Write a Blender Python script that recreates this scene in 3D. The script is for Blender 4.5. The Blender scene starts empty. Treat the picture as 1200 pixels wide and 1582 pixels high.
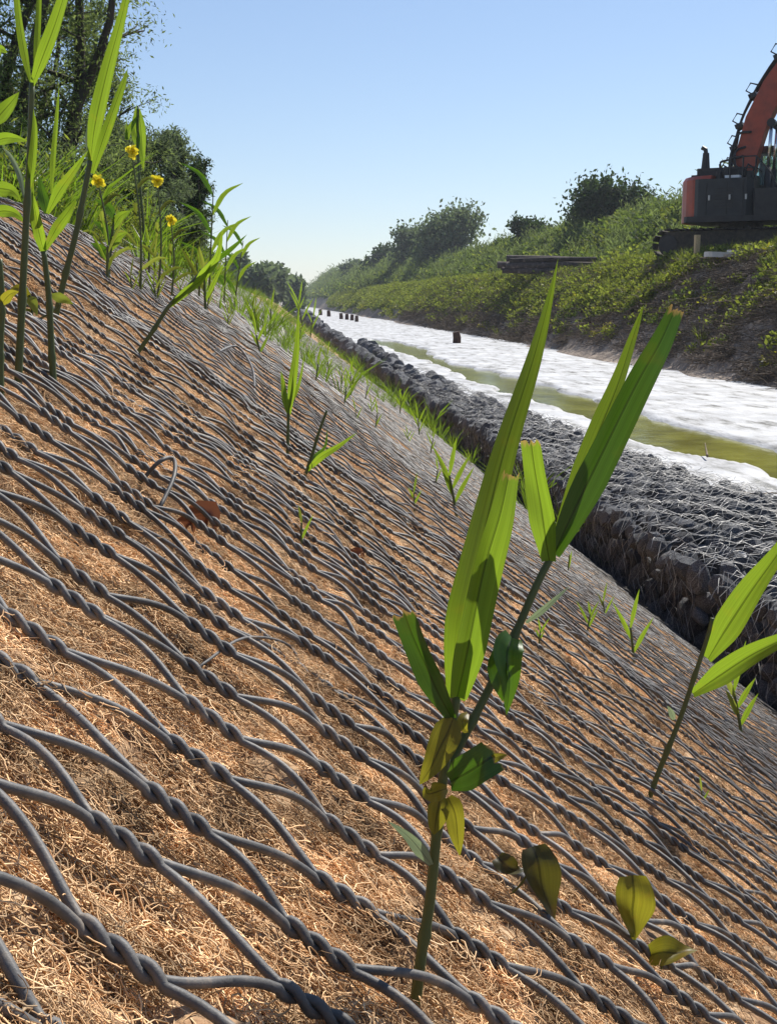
import bpy, math, random
import numpy as np
from mathutils import Vector, Matrix
random.seed(7)
rng = np.random.default_rng(11)
SC = bpy.context.scene
COL = SC.collection

# ------------------------------------------------------------------ camera
F = 2000.0                                   # focal length in photo pixels (photo 1200 x 1582)
PITCH = math.atan(326 / F)
YAW = math.atan(175 / F * math.cos(PITCH))
cam_d = bpy.data.cameras.new('camera')
cam = bpy.data.objects.new('camera', cam_d)
COL.objects.link(cam)
cam_d.sensor_fit = 'VERTICAL'
cam_d.sensor_height = 24
cam_d.lens = 24 * F / 1582
cam_d.clip_start = 0.02
cam_d.clip_end = 3000
cam.rotation_euler = (math.pi / 2 - PITCH, 0, -YAW)
SC.camera = cam

# ------------------------------------------------------------------ light
SUN = Vector((0.42, 0.55, 0.72)).normalized()      # direction towards the sun
el = math.asin(SUN.z)
az = math.atan2(SUN.x, SUN.y)
w = bpy.data.worlds.new('World')
SC.world = w
w.use_nodes = True
nt = w.node_tree
bg = nt.nodes['Background']
sky = nt.nodes.new('ShaderNodeTexSky')
sky.sky_type = 'NISHITA'
sky.sun_disc = False
sky.sun_elevation = el
sky.sun_rotation = az
sky.altitude = 0
sky.air_density = 1.0
sky.dust_density = 0.1
sky.ozone_density = 3.0
tint = nt.nodes.new('ShaderNodeMix'); tint.data_type = 'RGBA'; tint.blend_type = 'MULTIPLY'
tint.inputs[0].default_value = 1.0
tint.inputs[7].default_value = (.93, .95, 1.04, 1)
gam = nt.nodes.new('ShaderNodeGamma'); gam.inputs[1].default_value = .8
nt.links.new(sky.outputs[0], gam.inputs[0]); nt.links.new(gam.outputs[0], tint.inputs[6]); nt.links.new(tint.outputs[2], bg.inputs[0])
bg.inputs[1].default_value = 0.125
sl = bpy.data.lights.new('sun', 'SUN')
sl.energy = 5.0
sl.angle = math.radians(0.5)
sl.color = (1, 0.95, 0.87)
so = bpy.data.objects.new('sun', sl)
so.rotation_euler = SUN.to_track_quat('Z', 'Y').to_euler()
COL.objects.link(so)
SC.view_settings.view_transform = 'Standard'
SC.view_settings.look = 'None'
SC.view_settings.gamma = 1
SC.view_settings.exposure = 0.45
SC.view_settings.use_curve_mapping = False

# ------------------------------------------------------------------ helpers
def ray(u, v):
    a = (u - 600) / F
    b = (v - 791) / F
    f = math.cos(PITCH) - math.sin(PITCH) * b
    d = math.sin(PITCH) + math.cos(PITCH) * b
    return Vector((a * math.cos(YAW) + f * math.sin(YAW), f * math.cos(YAW) - a * math.sin(YAW), -d))

def at_y(u, v, y):
    r = ray(u, v)
    return r * (y / r.y)

def at_z(u, v, z):
    r = ray(u, v)
    return r * (z / r.z)

def at_x(u, v, x):
    r = ray(u, v)
    return r * (x / r.x)

def vn(x, y, seed=0):
    """value noise in 0..1 for arrays"""
    x = np.asarray(x, float); y = np.asarray(y, float)
    xi = np.floor(x).astype(np.int64); yi = np.floor(y).astype(np.int64)
    fx = x - xi; fy = y - yi
    fx = fx * fx * (3 - 2 * fx); fy = fy * fy * (3 - 2 * fy)
    def h(a, b):
        n = (a * 374761393 + b * 668265263 + seed * 974634777) & 0x7fffffff
        n = ((n ^ (n >> 13)) * 1274126177) & 0x7fffffff
        return ((n ^ (n >> 16)) & 0xffff) / 65535.0
    return (h(xi, yi) * (1 - fx) + h(xi + 1, yi) * fx) * (1 - fy) + (h(xi, yi + 1) * (1 - fx) + h(xi + 1, yi + 1) * fx) * fy

def fbm(x, y, seed=0, oct=3):
    t = 0; a = 1; n = 0
    for i in range(oct):
        t = t + a * vn(np.asarray(x) * 2 ** i, np.asarray(y) * 2 ** i, seed + i); n += a; a *= .5
    return t / n

def link(o, parent=None):
    COL.objects.link(o)
    if parent is not None:
        o.parent = parent
    return o

def mesh_np(name, V, Fq, mat, parent=None, smooth=True, uv=None, mats=None, midx=None, add=True):
    """V (n,3), Fq (m,3|4) -> one mesh object"""
    V = np.asarray(V, np.float32); Fq = np.asarray(Fq, np.int32)
    me = bpy.data.meshes.new(name)
    k = Fq.shape[1]
    me.vertices.add(len(V)); me.vertices.foreach_set('co', V.ravel())
    me.loops.add(Fq.size); me.loops.foreach_set('vertex_index', Fq.ravel())
    me.polygons.add(len(Fq)); me.polygons.foreach_set('loop_start', np.arange(0, Fq.size, k, dtype=np.int32))
    try:
        me.polygons.foreach_set('loop_total', np.full(len(Fq), k, np.int32))
    except Exception:
        pass
    if uv is not None:
        l = me.uv_layers.new(name='UVMap')
        l.data.foreach_set('uv', np.asarray(uv, np.float32)[Fq.ravel()].ravel())
    me.polygons.foreach_set('use_smooth', np.full(len(Fq), smooth))
    if mat: me.materials.append(mat)
    if midx is not None:
        for m in mats: me.materials.append(m)
        me.polygons.foreach_set('material_index', np.asarray(midx, np.int32))
    me.update(calc_edges=True)
    o = bpy.data.objects.new(name, me)
    if add: link(o, parent)
    return o

def tag(o, label=None, cat=None, group=None, kind=None):
    if label: o['label'] = label
    if cat: o['category'] = cat
    if group: o['group'] = group
    if kind: o['kind'] = kind
    return o

def thing(name, label, cat, loc=(0, 0, 0), group=None, rotz=0):
    o = bpy.data.objects.new(name, None)
    o.location = loc
    o.rotation_euler = (0, 0, rotz)
    o.empty_display_size = .05
    link(o)
    return tag(o, label, cat, group)

class MB:
    """collects shapes in numpy and builds ONE mesh object"""
    def __init__(s): s.V = []; s.Q = []; s.n = 0
    def add(s, V, Q):
        V = np.asarray(V, float); Q = np.asarray(Q, int)
        if Q.shape[1] == 3: Q = np.hstack([Q, Q[:, 2:3]])
        s.V.append(V); s.Q.append(Q + s.n); s.n += len(V)
    def box(s, c, size, R=None, taper=1.0, bev=0.0):
        sx, sy, sz = [d / 2 for d in size]
        P = []
        for z, t in ((-sz, 1), (sz, taper)):
            if bev > 0:
                b = bev
                ring = [(sx - b, sy), (sx, sy - b), (sx, -sy + b), (sx - b, -sy), (-sx + b, -sy), (-sx, -sy + b), (-sx, sy - b), (-sx + b, sy)]
            else:
                ring = [(sx, sy), (sx, -sy), (-sx, -sy), (-sx, sy)]
            P += [(x * t, y * t, z) for x, y in ring]
        n = len(P) // 2
        P = np.array(P)
        if R is not None: P = P @ np.array(R.to_3x3() if hasattr(R, 'to_3x3') else R).T
        P = P + np.array(c)
        base = s.n
        s.V.append(P); s.n += len(P)
        Q = [(i, n + i, n + (i + 1) % n, (i + 1) % n) for i in range(n)]
        for off, rev in ((0, 0), (n, 1)):
            for i in range(1, n - 1):
                t = (off, off + i, off + i + 1)
                Q.append((t[0], t[2], t[1], t[1]) if rev else (t[0], t[1], t[2], t[2]))
        s.Q.append(np.array(Q) + base)
    def prism(s, poly, y0, y1, R=None, c=(0, 0, 0)):
        """poly in xz, extruded along y"""
        n = len(poly)
        P = np.array([(x, y0, z) for x, z in poly] + [(x, y1, z) for x, z in poly], float)
        if R is not None: P = P @ np.array(R.to_3x3()).T
        P += np.array(c)
        Q = [(i, (i + 1) % n, n + (i + 1) % n, n + i) for i in range(n)]
        for i in range(1, n - 1):
            Q.append((0, i + 1, i, i)); Q.append((n, n + i, n + i + 1, n + i + 1))
        s.add(P, Q)
    def tube(s, pts, rad, sides=6, cap=True):
        pts = np.asarray(pts, float); n = len(pts)
        rad = np.broadcast_to(np.asarray(rad, float), (n,))
        T = np.gradient(pts, axis=0); T /= np.linalg.norm(T, axis=1)[:, None] + 1e-12
        ref = np.array([0, 0, 1.0]) if abs(T[:, 2]).mean() < .8 else np.array([0, 1.0, 0])
        B = np.cross(T, ref); B /= np.linalg.norm(B, axis=1)[:, None] + 1e-12
        N = np.cross(B, T)
        a = np.arange(sides) * 2 * math.pi / sides
        V = pts[:, None, :] + rad[:, None, None] * (np.cos(a)[None, :, None] * B[:, None, :] + np.sin(a)[None, :, None] * N[:, None, :])
        V = V.reshape(-1, 3)
        i = np.arange(n - 1)[:, None] * sides; j = np.arange(sides)[None, :]; jn = (j + 1) % sides
        Q = np.stack([i + j, i + jn, i + sides + jn, i + sides + j], -1).reshape(-1, 4)
        if cap:
            V = np.vstack([V, pts[:1], pts[-1:]])
            m = n * sides
            c0 = [(m, (k + 1) % sides, k, k) for k in range(sides)]
            c1 = [(m + 1, (n - 1) * sides + k, (n - 1) * sides + (k + 1) % sides, (n - 1) * sides + (k + 1) % sides) for k in range(sides)]
            Q = np.vstack([Q, c0, c1])
        s.add(V, Q)
    def build(s, name, mat, parent=None, smooth=False, add=True):
        me = bpy.data.meshes.new(name)
        V = np.vstack(s.V); Q = np.vstack(s.Q)
        tri = Q[:, 2] == Q[:, 3]
        faces_l = np.concatenate([Q[~tri].ravel(), Q[tri][:, :3].ravel()]).astype(np.int32)
        nq = (~tri).sum(); ntr = tri.sum()
        starts = np.concatenate([np.arange(nq) * 4, nq * 4 + np.arange(ntr) * 3]).astype(np.int32)
        me.vertices.add(len(V)); me.vertices.foreach_set('co', V.astype(np.float32).ravel())
        me.loops.add(len(faces_l)); me.loops.foreach_set('vertex_index', faces_l)
        me.polygons.add(len(starts)); me.polygons.foreach_set('loop_start', starts)
        me.polygons.foreach_set('use_smooth', np.full(len(starts), smooth))
        if mat: me.materials.append(mat)
        me.update(calc_edges=True)
        o = bpy.data.objects.new(name, me)
        if add: link(o, parent)
        return o

def spline(pts, n):
    P = [Vector(p) for p in pts]
    if len(P) == 2: P = [P[0], P[0].lerp(P[1], .5), P[1]]
    P = [P[0] * 2 - P[1]] + P + [P[-1] * 2 - P[-2]]
    out = []
    segs = len(P) - 3
    for k in range(n):
        t = k / (n - 1) * segs
        i = min(int(t), segs - 1); t -= i
        a, b, c, d = P[i:i + 4]
        out.append(.5 * ((2 * b) + (c - a) * t + (2 * a - 5 * b + 4 * c - d) * t * t + (3 * b - a - 3 * c + d) * t ** 3))
    return out

# ------------------------------------------------------------------ materials
def nodes(m):
    m.use_nodes = True
    return m.node_tree, m.node_tree.nodes, m.node_tree.links

def mat_noise(name, stops, scale=5, detail=6, rough=.8, bump=0, bscale=None, stretch=None, spec=.3, metallic=0, bdist=.01, rnd=0.0, coord='Object'):
    m = bpy.data.materials.new(name)
    t, n, l = nodes(m)
    bs = n['Principled BSDF']
    tc = n.new('ShaderNodeTexCoord')
    mp = n.new('ShaderNodeMapping')
    l.new(tc.outputs[coord], mp.inputs[0])
    if stretch: mp.inputs['Scale'].default_value = stretch
    nz = n.new('ShaderNodeTexNoise')
    nz.inputs['Scale'].default_value = scale
    nz.inputs['Detail'].default_value = detail
    nz.inputs['Roughness'].default_value = .65
    l.new(mp.outputs[0], nz.inputs['Vector'])
    cr = n.new('ShaderNodeValToRGB')
    e = cr.color_ramp.elements
    while len(e) > 1: e.remove(e[-1])
    e[0].position = stops[0][0]; e[0].color = (*stops[0][1], 1)
    for p, c in stops[1:]:
        x = e.new(p); x.color = (*c, 1)
    l.new(nz.outputs[0], cr.inputs[0])
    out = cr.outputs[0]
    if rnd > 0:
        oi = n.new('ShaderNodeObjectInfo')
        hv = n.new('ShaderNodeHueSaturation')
        mr = n.new('ShaderNodeMapRange')
        mr.inputs['To Min'].default_value = 1 - rnd; mr.inputs['To Max'].default_value = 1 + rnd
        l.new(oi.outputs['Random'], mr.inputs[0]); l.new(mr.outputs[0], hv.inputs['Value'])
        l.new(out, hv.inputs['Color']); out = hv.outputs[0]
    l.new(out, bs.inputs['Base Color'])
    bs.inputs['Roughness'].default_value = rough
    bs.inputs['Metallic'].default_value = metallic
    bs.inputs['Specular IOR Level'].default_value = spec
    if bump:
        n2 = n.new('ShaderNodeTexNoise'); n2.inputs['Scale'].default_value = bscale or scale * 3
        n2.inputs['Detail'].default_value = 5
        l.new(mp.outputs[0], n2.inputs['Vector'])
        bp = n.new('ShaderNodeBump'); bp.inputs['Strength'].default_value = bump; bp.inputs['Distance'].default_value = bdist
        l.new(n2.outputs[0], bp.inputs['Height']); l.new(bp.outputs[0], bs.inputs['Normal'])
    return m

def mat_leaf(name, top, trans, tmix=.5, rough=.45, rnd=.25, veins=False, tip=None, spec=.4):
    m = bpy.data.materials.new(name)
    t, n, l = nodes(m)
    bs = n['Principled BSDF']; out = n['Material Output']
    bs.inputs['Roughness'].default_value = rough
    bs.inputs['Specular IOR Level'].default_value = spec
    tr = n.new('ShaderNodeBsdfTranslucent')
    mx = n.new('ShaderNodeMixShader'); mx.inputs[0].default_value = tmix
    l.new(bs.outputs[0], mx.inputs[1]); l.new(tr.outputs[0], mx.inputs[2]); l.new(mx.outputs[0], out.inputs[0])
    oi = n.new('ShaderNodeObjectInfo')
    geo = n.new('ShaderNodeNewGeometry')
    add = n.new('ShaderNodeMath'); add.operation = 'ADD'
    l.new(oi.outputs['Random'], add.inputs[0]); l.new(geo.outputs['Random Per Island'], add.inputs[1])
    fr = n.new('ShaderNodeMath'); fr.operation = 'FRACT'; l.new(add.outputs[0], fr.inputs[0])
    mr = n.new('ShaderNodeMapRange'); mr.inputs['To Min'].default_value = 1 - rnd; mr.inputs['To Max'].default_value = 1 + rnd
    l.new(fr.outputs[0], mr.inputs[0])
    mul = mr.outputs[0]
    def colr(c, sock):
        rgb = n.new('ShaderNodeRGB'); rgb.outputs[0].default_value = (*c, 1)
        src = rgb.outputs[0]
        hv = n.new('ShaderNodeHueSaturation')
        l.new(mul, hv.inputs['Value']); l.new(src, hv.inputs['Color'])
        src = hv.outputs[0]
        if veins:
            uv = n.new('ShaderNodeUVMap')
            mp = n.new('ShaderNodeMapping'); mp.inputs['Scale'].default_value = (22, .6, 1)
            l.new(uv.outputs[0], mp.inputs[0])
            nz = n.new('ShaderNodeTexNoise'); nz.inputs['Scale'].default_value = 1.0; nz.inputs['Detail'].default_value = 4
            l.new(mp.outputs[0], nz.inputs['Vector'])
            m2 = n.new('ShaderNodeMapRange'); m2.inputs['From Min'].default_value = .3; m2.inputs['From Max'].default_value = .7
            m2.inputs['To Min'].default_value = .8; m2.inputs['To Max'].default_value = 1.18
            l.new(nz.outputs[0], m2.inputs[0])
            h2 = n.new('ShaderNodeHueSaturation'); l.new(m2.outputs[0], h2.inputs['Value']); l.new(src, h2.inputs['Color'])
            src = h2.outputs[0]
            su = n.new('ShaderNodeSeparateXYZ'); l.new(uv.outputs[0], su.inputs[0])
            pp = n.new('ShaderNodeMath'); pp.operation = 'COMPARE'; pp.inputs[1].default_value = .5; pp.inputs[2].default_value = .035
            l.new(su.outputs[0], pp.inputs[0])
            m4 = n.new('ShaderNodeMapRange'); m4.inputs['To Min'].default_value = 1; m4.inputs['To Max'].default_value = .5
            h3 = n.new('ShaderNodeHueSaturation'); l.new(pp.outputs[0], m4.inputs[0]); l.new(m4.outputs[0], h3.inputs['Value']); l.new(src, h3.inputs['Color'])
            src = h3.outputs[0]
            nb = n.new('ShaderNodeTexNoise'); nb.inputs['Scale'].default_value = 60; nb.inputs['Detail'].default_value = 3
            l.new(geo.outputs['Position'], nb.inputs['Vector'])
            rb = n.new('ShaderNodeMapRange'); rb.inputs['From Min'].default_value = .6; rb.inputs['From Max'].default_value = .75
            l.new(nb.outputs[0], rb.inputs[0])
            mxb = n.new('ShaderNodeMix'); mxb.data_type = 'RGBA'
            mf = n.new('ShaderNodeMath'); mf.operation = 'MULTIPLY'; mf.inputs[1].default_value = .35
            l.new(rb.outputs[0], mf.inputs[0]); l.new(mf.outputs[0], mxb.inputs[0])
            l.new(src, mxb.inputs[6]); mxb.inputs[7].default_value = (c[0] * 1.4 + .05, c[1] * 1.0, c[2], 1)
            src = mxb.outputs[2]
        if tip:
            uv2 = n.new('ShaderNodeUVMap'); sp = n.new('ShaderNodeSeparateXYZ'); l.new(uv2.outputs[0], sp.inputs[0])
            nz2 = n.new('ShaderNodeTexNoise'); nz2.inputs['Scale'].default_value = 9
            l.new(uv2.outputs[0], nz2.inputs['Vector'])
            ad = n.new('ShaderNodeMath'); ad.operation = 'MULTIPLY_ADD'; ad.inputs[1].default_value = .14
            l.new(nz2.outputs[0], ad.inputs[0]); l.new(sp.outputs[1], ad.inputs[2])
            m3 = n.new('ShaderNodeMapRange'); m3.inputs['From Min'].default_value = tip; m3.inputs['From Max'].default_value = tip + .05
            l.new(ad.outputs[0], m3.inputs[0])
            mc = n.new('ShaderNodeMix'); mc.data_type = 'RGBA'
            l.new(m3.outputs[0], mc.inputs[0]); l.new(src, mc.inputs[6]); mc.inputs[7].default_value = (.5, .3, .1, 1)
            src = mc.outputs[2]
        l.new(src, sock)
    colr(top, bs.inputs['Base Color']); colr(trans, tr.inputs['Color'])
    return m

def patchy(m, scale, lo, hi):
    t, n, l = nodes(m)
    bs = n['Principled BSDF']; src = bs.inputs['Base Color'].links[0].from_socket
    g_ = n.new('ShaderNodeNewGeometry')
    nz = n.new('ShaderNodeTexNoise'); nz.inputs['Scale'].default_value = scale; nz.inputs['Detail'].default_value = 4
    l.new(g_.outputs['Position'], nz.inputs['Vector'])
    mr = n.new('ShaderNodeMapRange'); mr.inputs['From Min'].default_value = .35; mr.inputs['From Max'].default_value = .65
    mr.inputs['To Min'].default_value = lo; mr.inputs['To Max'].default_value = hi
    hv = n.new('ShaderNodeHueSaturation')
    l.new(nz.outputs[0], mr.inputs[0]); l.new(mr.outputs[0], hv.inputs['Value']); l.new(src, hv.inputs['Color'])
    l.new(hv.outputs[0], bs.inputs['Base Color'])

M = {}
M['coir'] = mat_noise('coir', [(.3, (.10, .055, .028)), (.45, (.34, .21, .12)), (.58, (.54, .37, .22)), (.72, (.68, .52, .35))], scale=38, detail=8, rough=.95, bump=.9, bscale=190, spec=.1, bdist=.006)
M['fibre'] = mat_noise('coir_fibre', [(.3, (.36, .20, .095)), (.5, (.69, .435, .225)), (.68, (.87, .64, .39))], scale=60, rough=.8, spec=.25, rnd=.5)
M['wire'] = mat_noise('coated_wire', [(.3, (.06, .058, .056)), (.55, (.115, .11, .105)), (.75, (.26, .21, .16))], scale=80, rough=.56, spec=.35, bump=.3, bscale=900, bdist=.0006)
M['wire_pale'] = mat_noise('galvanised_wire', [(.3, (.20, .20, .20)), (.7, (.50, .49, .47))], scale=30, rough=.5, spec=.4, metallic=.3)
M['stone'] = mat_noise('dark_stone', [(.3, (.035, .038, .045)), (.48, (.10, .105, .115)), (.6, (.20, .20, .205)), (.75, (.48, .46, .42))], scale=14, detail=10, rough=.8, bump=.8, bscale=45, bdist=.02, rnd=.4)
M['soil'] = mat_noise('brown_soil', [(.3, (.15, .115, .09)), (.5, (.29, .23, .18)), (.7, (.42, .35, .28))], scale=2.2, detail=12, rough=.95, bump=1, bscale=9, bdist=.12)
M['dark_soil'] = mat_noise('damp_soil', [(.3, (.02, .016, .012)), (.7, (.07, .055, .04))], scale=4, detail=8, rough=.9, bump=.8, bdist=.05)
M['grassy'] = mat_noise('grassy_earth', [(.3, (.03, .045, .015)), (.5, (.06, .085, .02)), (.7, (.12, .11, .04))], scale=1.2, detail=10, rough=.95, bump=1, bscale=6, bdist=.2)
M['white_bed'] = mat_noise('pale_bed', [(.33, (.10, .10, .09)), (.40, (.30, .30, .29)), (.46, (.46, .46, .46)), (.6, (.57, .58, .59))], scale=3.2, detail=14, rough=.75, bump=.45, bscale=30, bdist=.02, stretch=(1.3, .35, 1))
M['stem'] = mat_noise('reed_stem', [(.3, (.045, .07, .02)), (.6, (.09, .11, .035)), (.8, (.14, .10, .05))], scale=18, rough=.5, spec=.4, stretch=(1, 1, .15))
M['straw'] = mat_noise('straw', [(.3, (.35, .24, .12)), (.7, (.55, .42, .24))], scale=30, rough=.7)
M['bark'] = mat_noise('bark', [(.3, (.03, .025, .02)), (.7, (.10, .085, .07))], scale=6, rough=.95, bump=.6, stretch=(1, 1, .2))
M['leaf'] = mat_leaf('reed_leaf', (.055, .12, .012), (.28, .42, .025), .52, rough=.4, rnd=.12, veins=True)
M['leaf_dark'] = mat_leaf('reed_leaf_shaded', (.04, .10, .015), (.12, .26, .01), .35, rough=.35, rnd=.12, veins=True)  # shade put into the colour: darker, less translucent copy of the reed leaf
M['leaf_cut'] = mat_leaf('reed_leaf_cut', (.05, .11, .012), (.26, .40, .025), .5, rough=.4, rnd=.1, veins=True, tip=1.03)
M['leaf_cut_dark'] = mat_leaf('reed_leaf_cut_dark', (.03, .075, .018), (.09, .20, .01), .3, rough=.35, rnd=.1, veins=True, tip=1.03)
M['leaf_yellow'] = mat_leaf('yellowing_leaf', (.13, .125, .015), (.30, .28, .02), .5, rnd=.1, veins=True)
M['leaf_brown'] = mat_leaf('dying_leaf', (.045, .045, .012), (.14, .13, .015), .3, rnd=.1, veins=True)
M['leaf_pale'] = mat_leaf('pale_leaf', (.22, .28, .18), (.3, .4, .2), .3, rnd=.1, veins=True)
M['dead_leaf'] = mat_leaf('dead_leaf', (.16, .06, .03), (.25, .09, .04), .3, rnd=.2)
M['tree_leaf'] = mat_leaf('tree_foliage', (.085, .12, .045), (.20, .26, .07), .45, rough=.75, spec=.15, rnd=.45)
M['tree_dark'] = mat_leaf('dark_tree_foliage', (.035, .06, .022), (.06, .10, .02), .35, rough=.75, spec=.15, rnd=.4)
M['tree_grey'] = mat_leaf('grey_tree_foliage', (.09, .12, .065), (.15, .20, .08), .42, rough=.75, spec=.15, rnd=.35)
M['weed'] = mat_leaf('weed_foliage', (.10, .12, .032), (.25, .30, .035), .45, rough=.7, spec=.2, rnd=.45)
M['grass'] = mat_leaf('grass_blade', (.07, .12, .02), (.22, .36, .02), .45, rnd=.3)
M['weed_dark'] = mat_leaf('bramble_foliage', (.07, .11, .03), (.17, .24, .03), .35, rough=.75, spec=.15, rnd=.45)
M['weed_yellow'] = mat_leaf('yellow_weed', (.2, .19, .02), (.34, .33, .03), .4, rnd=.4)
M['petal'] = mat_leaf('yellow_petal', (.75, .66, .03), (.8, .7, .04), .4, rnd=.1)
M['twig'] = mat_noise('twig', [(.3, (.07, .05, .035)), (.7, (.22, .17, .12))], scale=20, rough=.9, rnd=.4)
M['wood'] = mat_noise('weathered_log', [(.3, (.03, .024, .022)), (.6, (.09, .07, .065)), (.8, (.34, .27, .24))], scale=5, rough=.9, bump=.6, rnd=.35)
M['post'] = mat_noise('wet_post', [(.3, (.03, .015, .012)), (.7, (.09, .045, .03))], scale=9, rough=.8)
M['orange'] = mat_noise('orange_paint', [(.3, (.22, .03, .010)), (.6, (.36, .045, .012)), (.8, (.22, .05, .02))], scale=3, rough=.45, spec=.5)
M['black'] = mat_noise('black_steel', [(.3, (.012, .012, .014)), (.7, (.035, .033, .034))], scale=4, rough=.5)
M['track'] = mat_noise('muddy_track', [(.3, (.02, .018, .016)), (.7, (.08, .065, .05))], scale=8, rough=.85)
M['grey'] = mat_noise('grey_panel', [(.3, (.016, .018, .021)), (.7, (.03, .032, .036))], scale=3, rough=.5)
M['chrome'] = mat_noise('chrome_rod', [(.3, (.5, .5, .5)), (.7, (.65, .65, .65))], rough=.2, metallic=1)
M['white'] = mat_noise('white_paint', [(.3, (.7, .7, .7)), (.7, (.8, .8, .8))], rough=.4)
M['slab'] = mat_noise('pale_slab', [(.3, (.4, .38, .35)), (.7, (.6, .58, .55))], scale=3, rough=.8)
g = bpy.data.materials.new('cab_glass'); t_, n_, l_ = nodes(g)
n_['Principled BSDF'].inputs['Base Color'].default_value = (.5, .75, .75, 1)
n_['Principled BSDF'].inputs['Roughness'].default_value = .03
n_['Principled BSDF'].inputs['Transmission Weight'].default_value = .75
n_['Principled BSDF'].inputs['IOR'].default_value = 1.05
M['glass'] = g
wm = bpy.data.materials.new('green_water'); t_, n_, l_ = nodes(wm)
b_ = n_['Principled BSDF']
b_.inputs['Roughness'].default_value = .12
b_.inputs['IOR'].default_value = 1.2
nz = n_.new('ShaderNodeTexNoise'); nz.inputs['Scale'].default_value = 2.2; nz.inputs['Detail'].default_value = 8
cr = n_.new('ShaderNodeValToRGB'); cr.color_ramp.elements[0].position = .35; cr.color_ramp.elements[0].color = (.13, .12, .018, 1)
cr.color_ramp.elements[1].position = .7; cr.color_ramp.elements[1].color = (.27, .26, .05, 1)
tc = n_.new('ShaderNodeTexCoord'); l_.new(tc.outputs['Object'], nz.inputs['Vector'])
l_.new(nz.outputs[0], cr.inputs[0]); l_.new(cr.outputs[0], b_.inputs['Base Color'])
nz2 = n_.new('ShaderNodeTexNoise'); nz2.inputs['Scale'].default_value = 9
bp = n_.new('ShaderNodeBump'); bp.inputs['Strength'].default_value = .25; bp.inputs['Distance'].default_value = .01
l_.new(tc.outputs['Object'], nz2.inputs['Vector']); l_.new(nz2.outputs[0], bp.inputs['Height']); l_.new(bp.outputs[0], b_.inputs['Normal'])
M['water'] = wm

patchy(M['white_bed'], 1.3, .72, 1.05); patchy(M['weed'], .9, .7, 1.25) if False else None; patchy(M['coir'], 14, .5, 1.15); patchy(M['fibre'], 22, .55, 1.22); patchy(M['wire'], 6, .7, 1.4); patchy(M['soil'], .5, .7, 1.25)

# ------------------------------------------------------------------ terrain shape
H0 = .232; SL = .73
CA = 1 / math.sqrt(1 + SL * SL)
XC = -.60; ZC = -H0 - SL * XC                # crest
XT = 2.20; ZT = -H0 - SL * XT                # toe

def smin(a, b, k):
    h = np.clip(.5 + .5 * (b - a) / k, 0, 1)
    return b * (1 - h) + a * h - k * h * (1 - h)

def slope_z(x, y):
    x = np.asarray(x, float); y = np.asarray(y, float)
    far = np.clip((y - .7) / 1.5, 0, 1)
    zp = ZC + .03 * (fbm(x * .8, y * .5, 5) - .5) * far + .0 * x
    z = smin(-H0 - SL * x, zp + .012 * (x - XC) * 0, .07)
    z = z + far * .055 * (fbm(x * 1.3 + 3, y * 1.1, 9, 2) - .5) + (.25 + .75 * far) * .022 * (vn(x * 4.2, y * 4.2, 3) - .5)
    # swell just before the seam between the two net panels
    z = z + .035 * np.exp(-((y - 1.95) / .22) ** 2) * np.clip((1.2 - x) / 1.2, 0, 1) - .03 * np.exp(-((y - 2.5) / .2) ** 2) * np.clip((1.2 - x) / 1.2, 0, 1)
    return z

def hit(u, v):
    """where the view ray through a photo pixel meets the coir slope"""
    r = ray(u, v); k = .1
    for _ in range(4000):
        p = r * k
        if p.z <= float(slope_z(p.x, p.y)): return p
        k *= 1.004
    return p

# right bank
BX = [8.7, 9.4, 10.4, 11.3, 12.0, 15.0]
BZ = [-1.46, -.78, .22, 1.0, 1.1, 1.22]
def bank_z(x, y):
    x = np.asarray(x, float); y = np.asarray(y, float)
    wob = (fbm(y * .12, x * 0 + 2, 21) - .5) * 1.2 * np.clip(y / 30, .2, 1)
    xx = x + wob
    z = np.interp(xx, BX, BZ)
    toe = 15.2 - np.clip((y - 60) / 140, 0, 1) * 2.6
    bh = 3.0 * np.clip((y - 8) / 30, 0, 1) * (1 - .25 * np.clip((y - 60) / 60, 0, 1) + .5 * np.clip((y - 200) / 200, 0, 1))
    t = np.clip((x - toe) / 5.0, 0, 1)
    z = z + bh * (t * t * (3 - 2 * t)) + (fbm(x * .4, y * .25, 31) - .5) * 1.0 * t
    z = z + np.clip((x - 8.6) / 1.0, 0, 1) * ((fbm(x * 1.6, y * 1.1, 41, 4) - .5) * .32)
    return z

def ground_z(x, y):
    x = np.asarray(x, float); y = np.asarray(y, float)
    L = np.where(x < XT, slope_z(x, y) - .03, ZT - .08)
    zl = ZC - .03 + (fbm(x * .3, y * .2, 50) - .5) * .3 * np.clip((-x - 1) / 3, 0, 1)
    L = np.where(x < -1.0, zl, L)
    t = np.clip((x - XT) / .12, 0, 1)
    mid = ZT - .05 - .06 * t
    t2 = np.clip((x - 2.5) / .5, 0, 1)
    mid = mid * (1 - t2) + (-1.62) * t2
    z = np.where(x < XT, L, mid)
    z = np.where(x > 8.55, bank_z(x, y) - .02, z)
    return z

def geo_steps(a, b, d0, g):
    out = [a]
    while out[-1] < b: out.append(out[-1] + max(d0, out[-1] * g))
    return np.array(out)

def sheet(name, xs, ys, zf, mat, parent=None, **kw):
    X, Y = np.meshgrid(xs, ys)
    Z = zf(X, Y)
    V = np.stack([X, Y, Z], -1).reshape(-1, 3)
    nx = len(xs)
    i = np.arange(len(ys) - 1)[:, None] * nx; j = np.arange(nx - 1)[None, :]
    Q = np.stack([i + j, i + j + 1, i + nx + j + 1, i + nx + j], -1).reshape(-1, 4)
    return mesh_np(name, V, Q, mat, parent, **kw)

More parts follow.
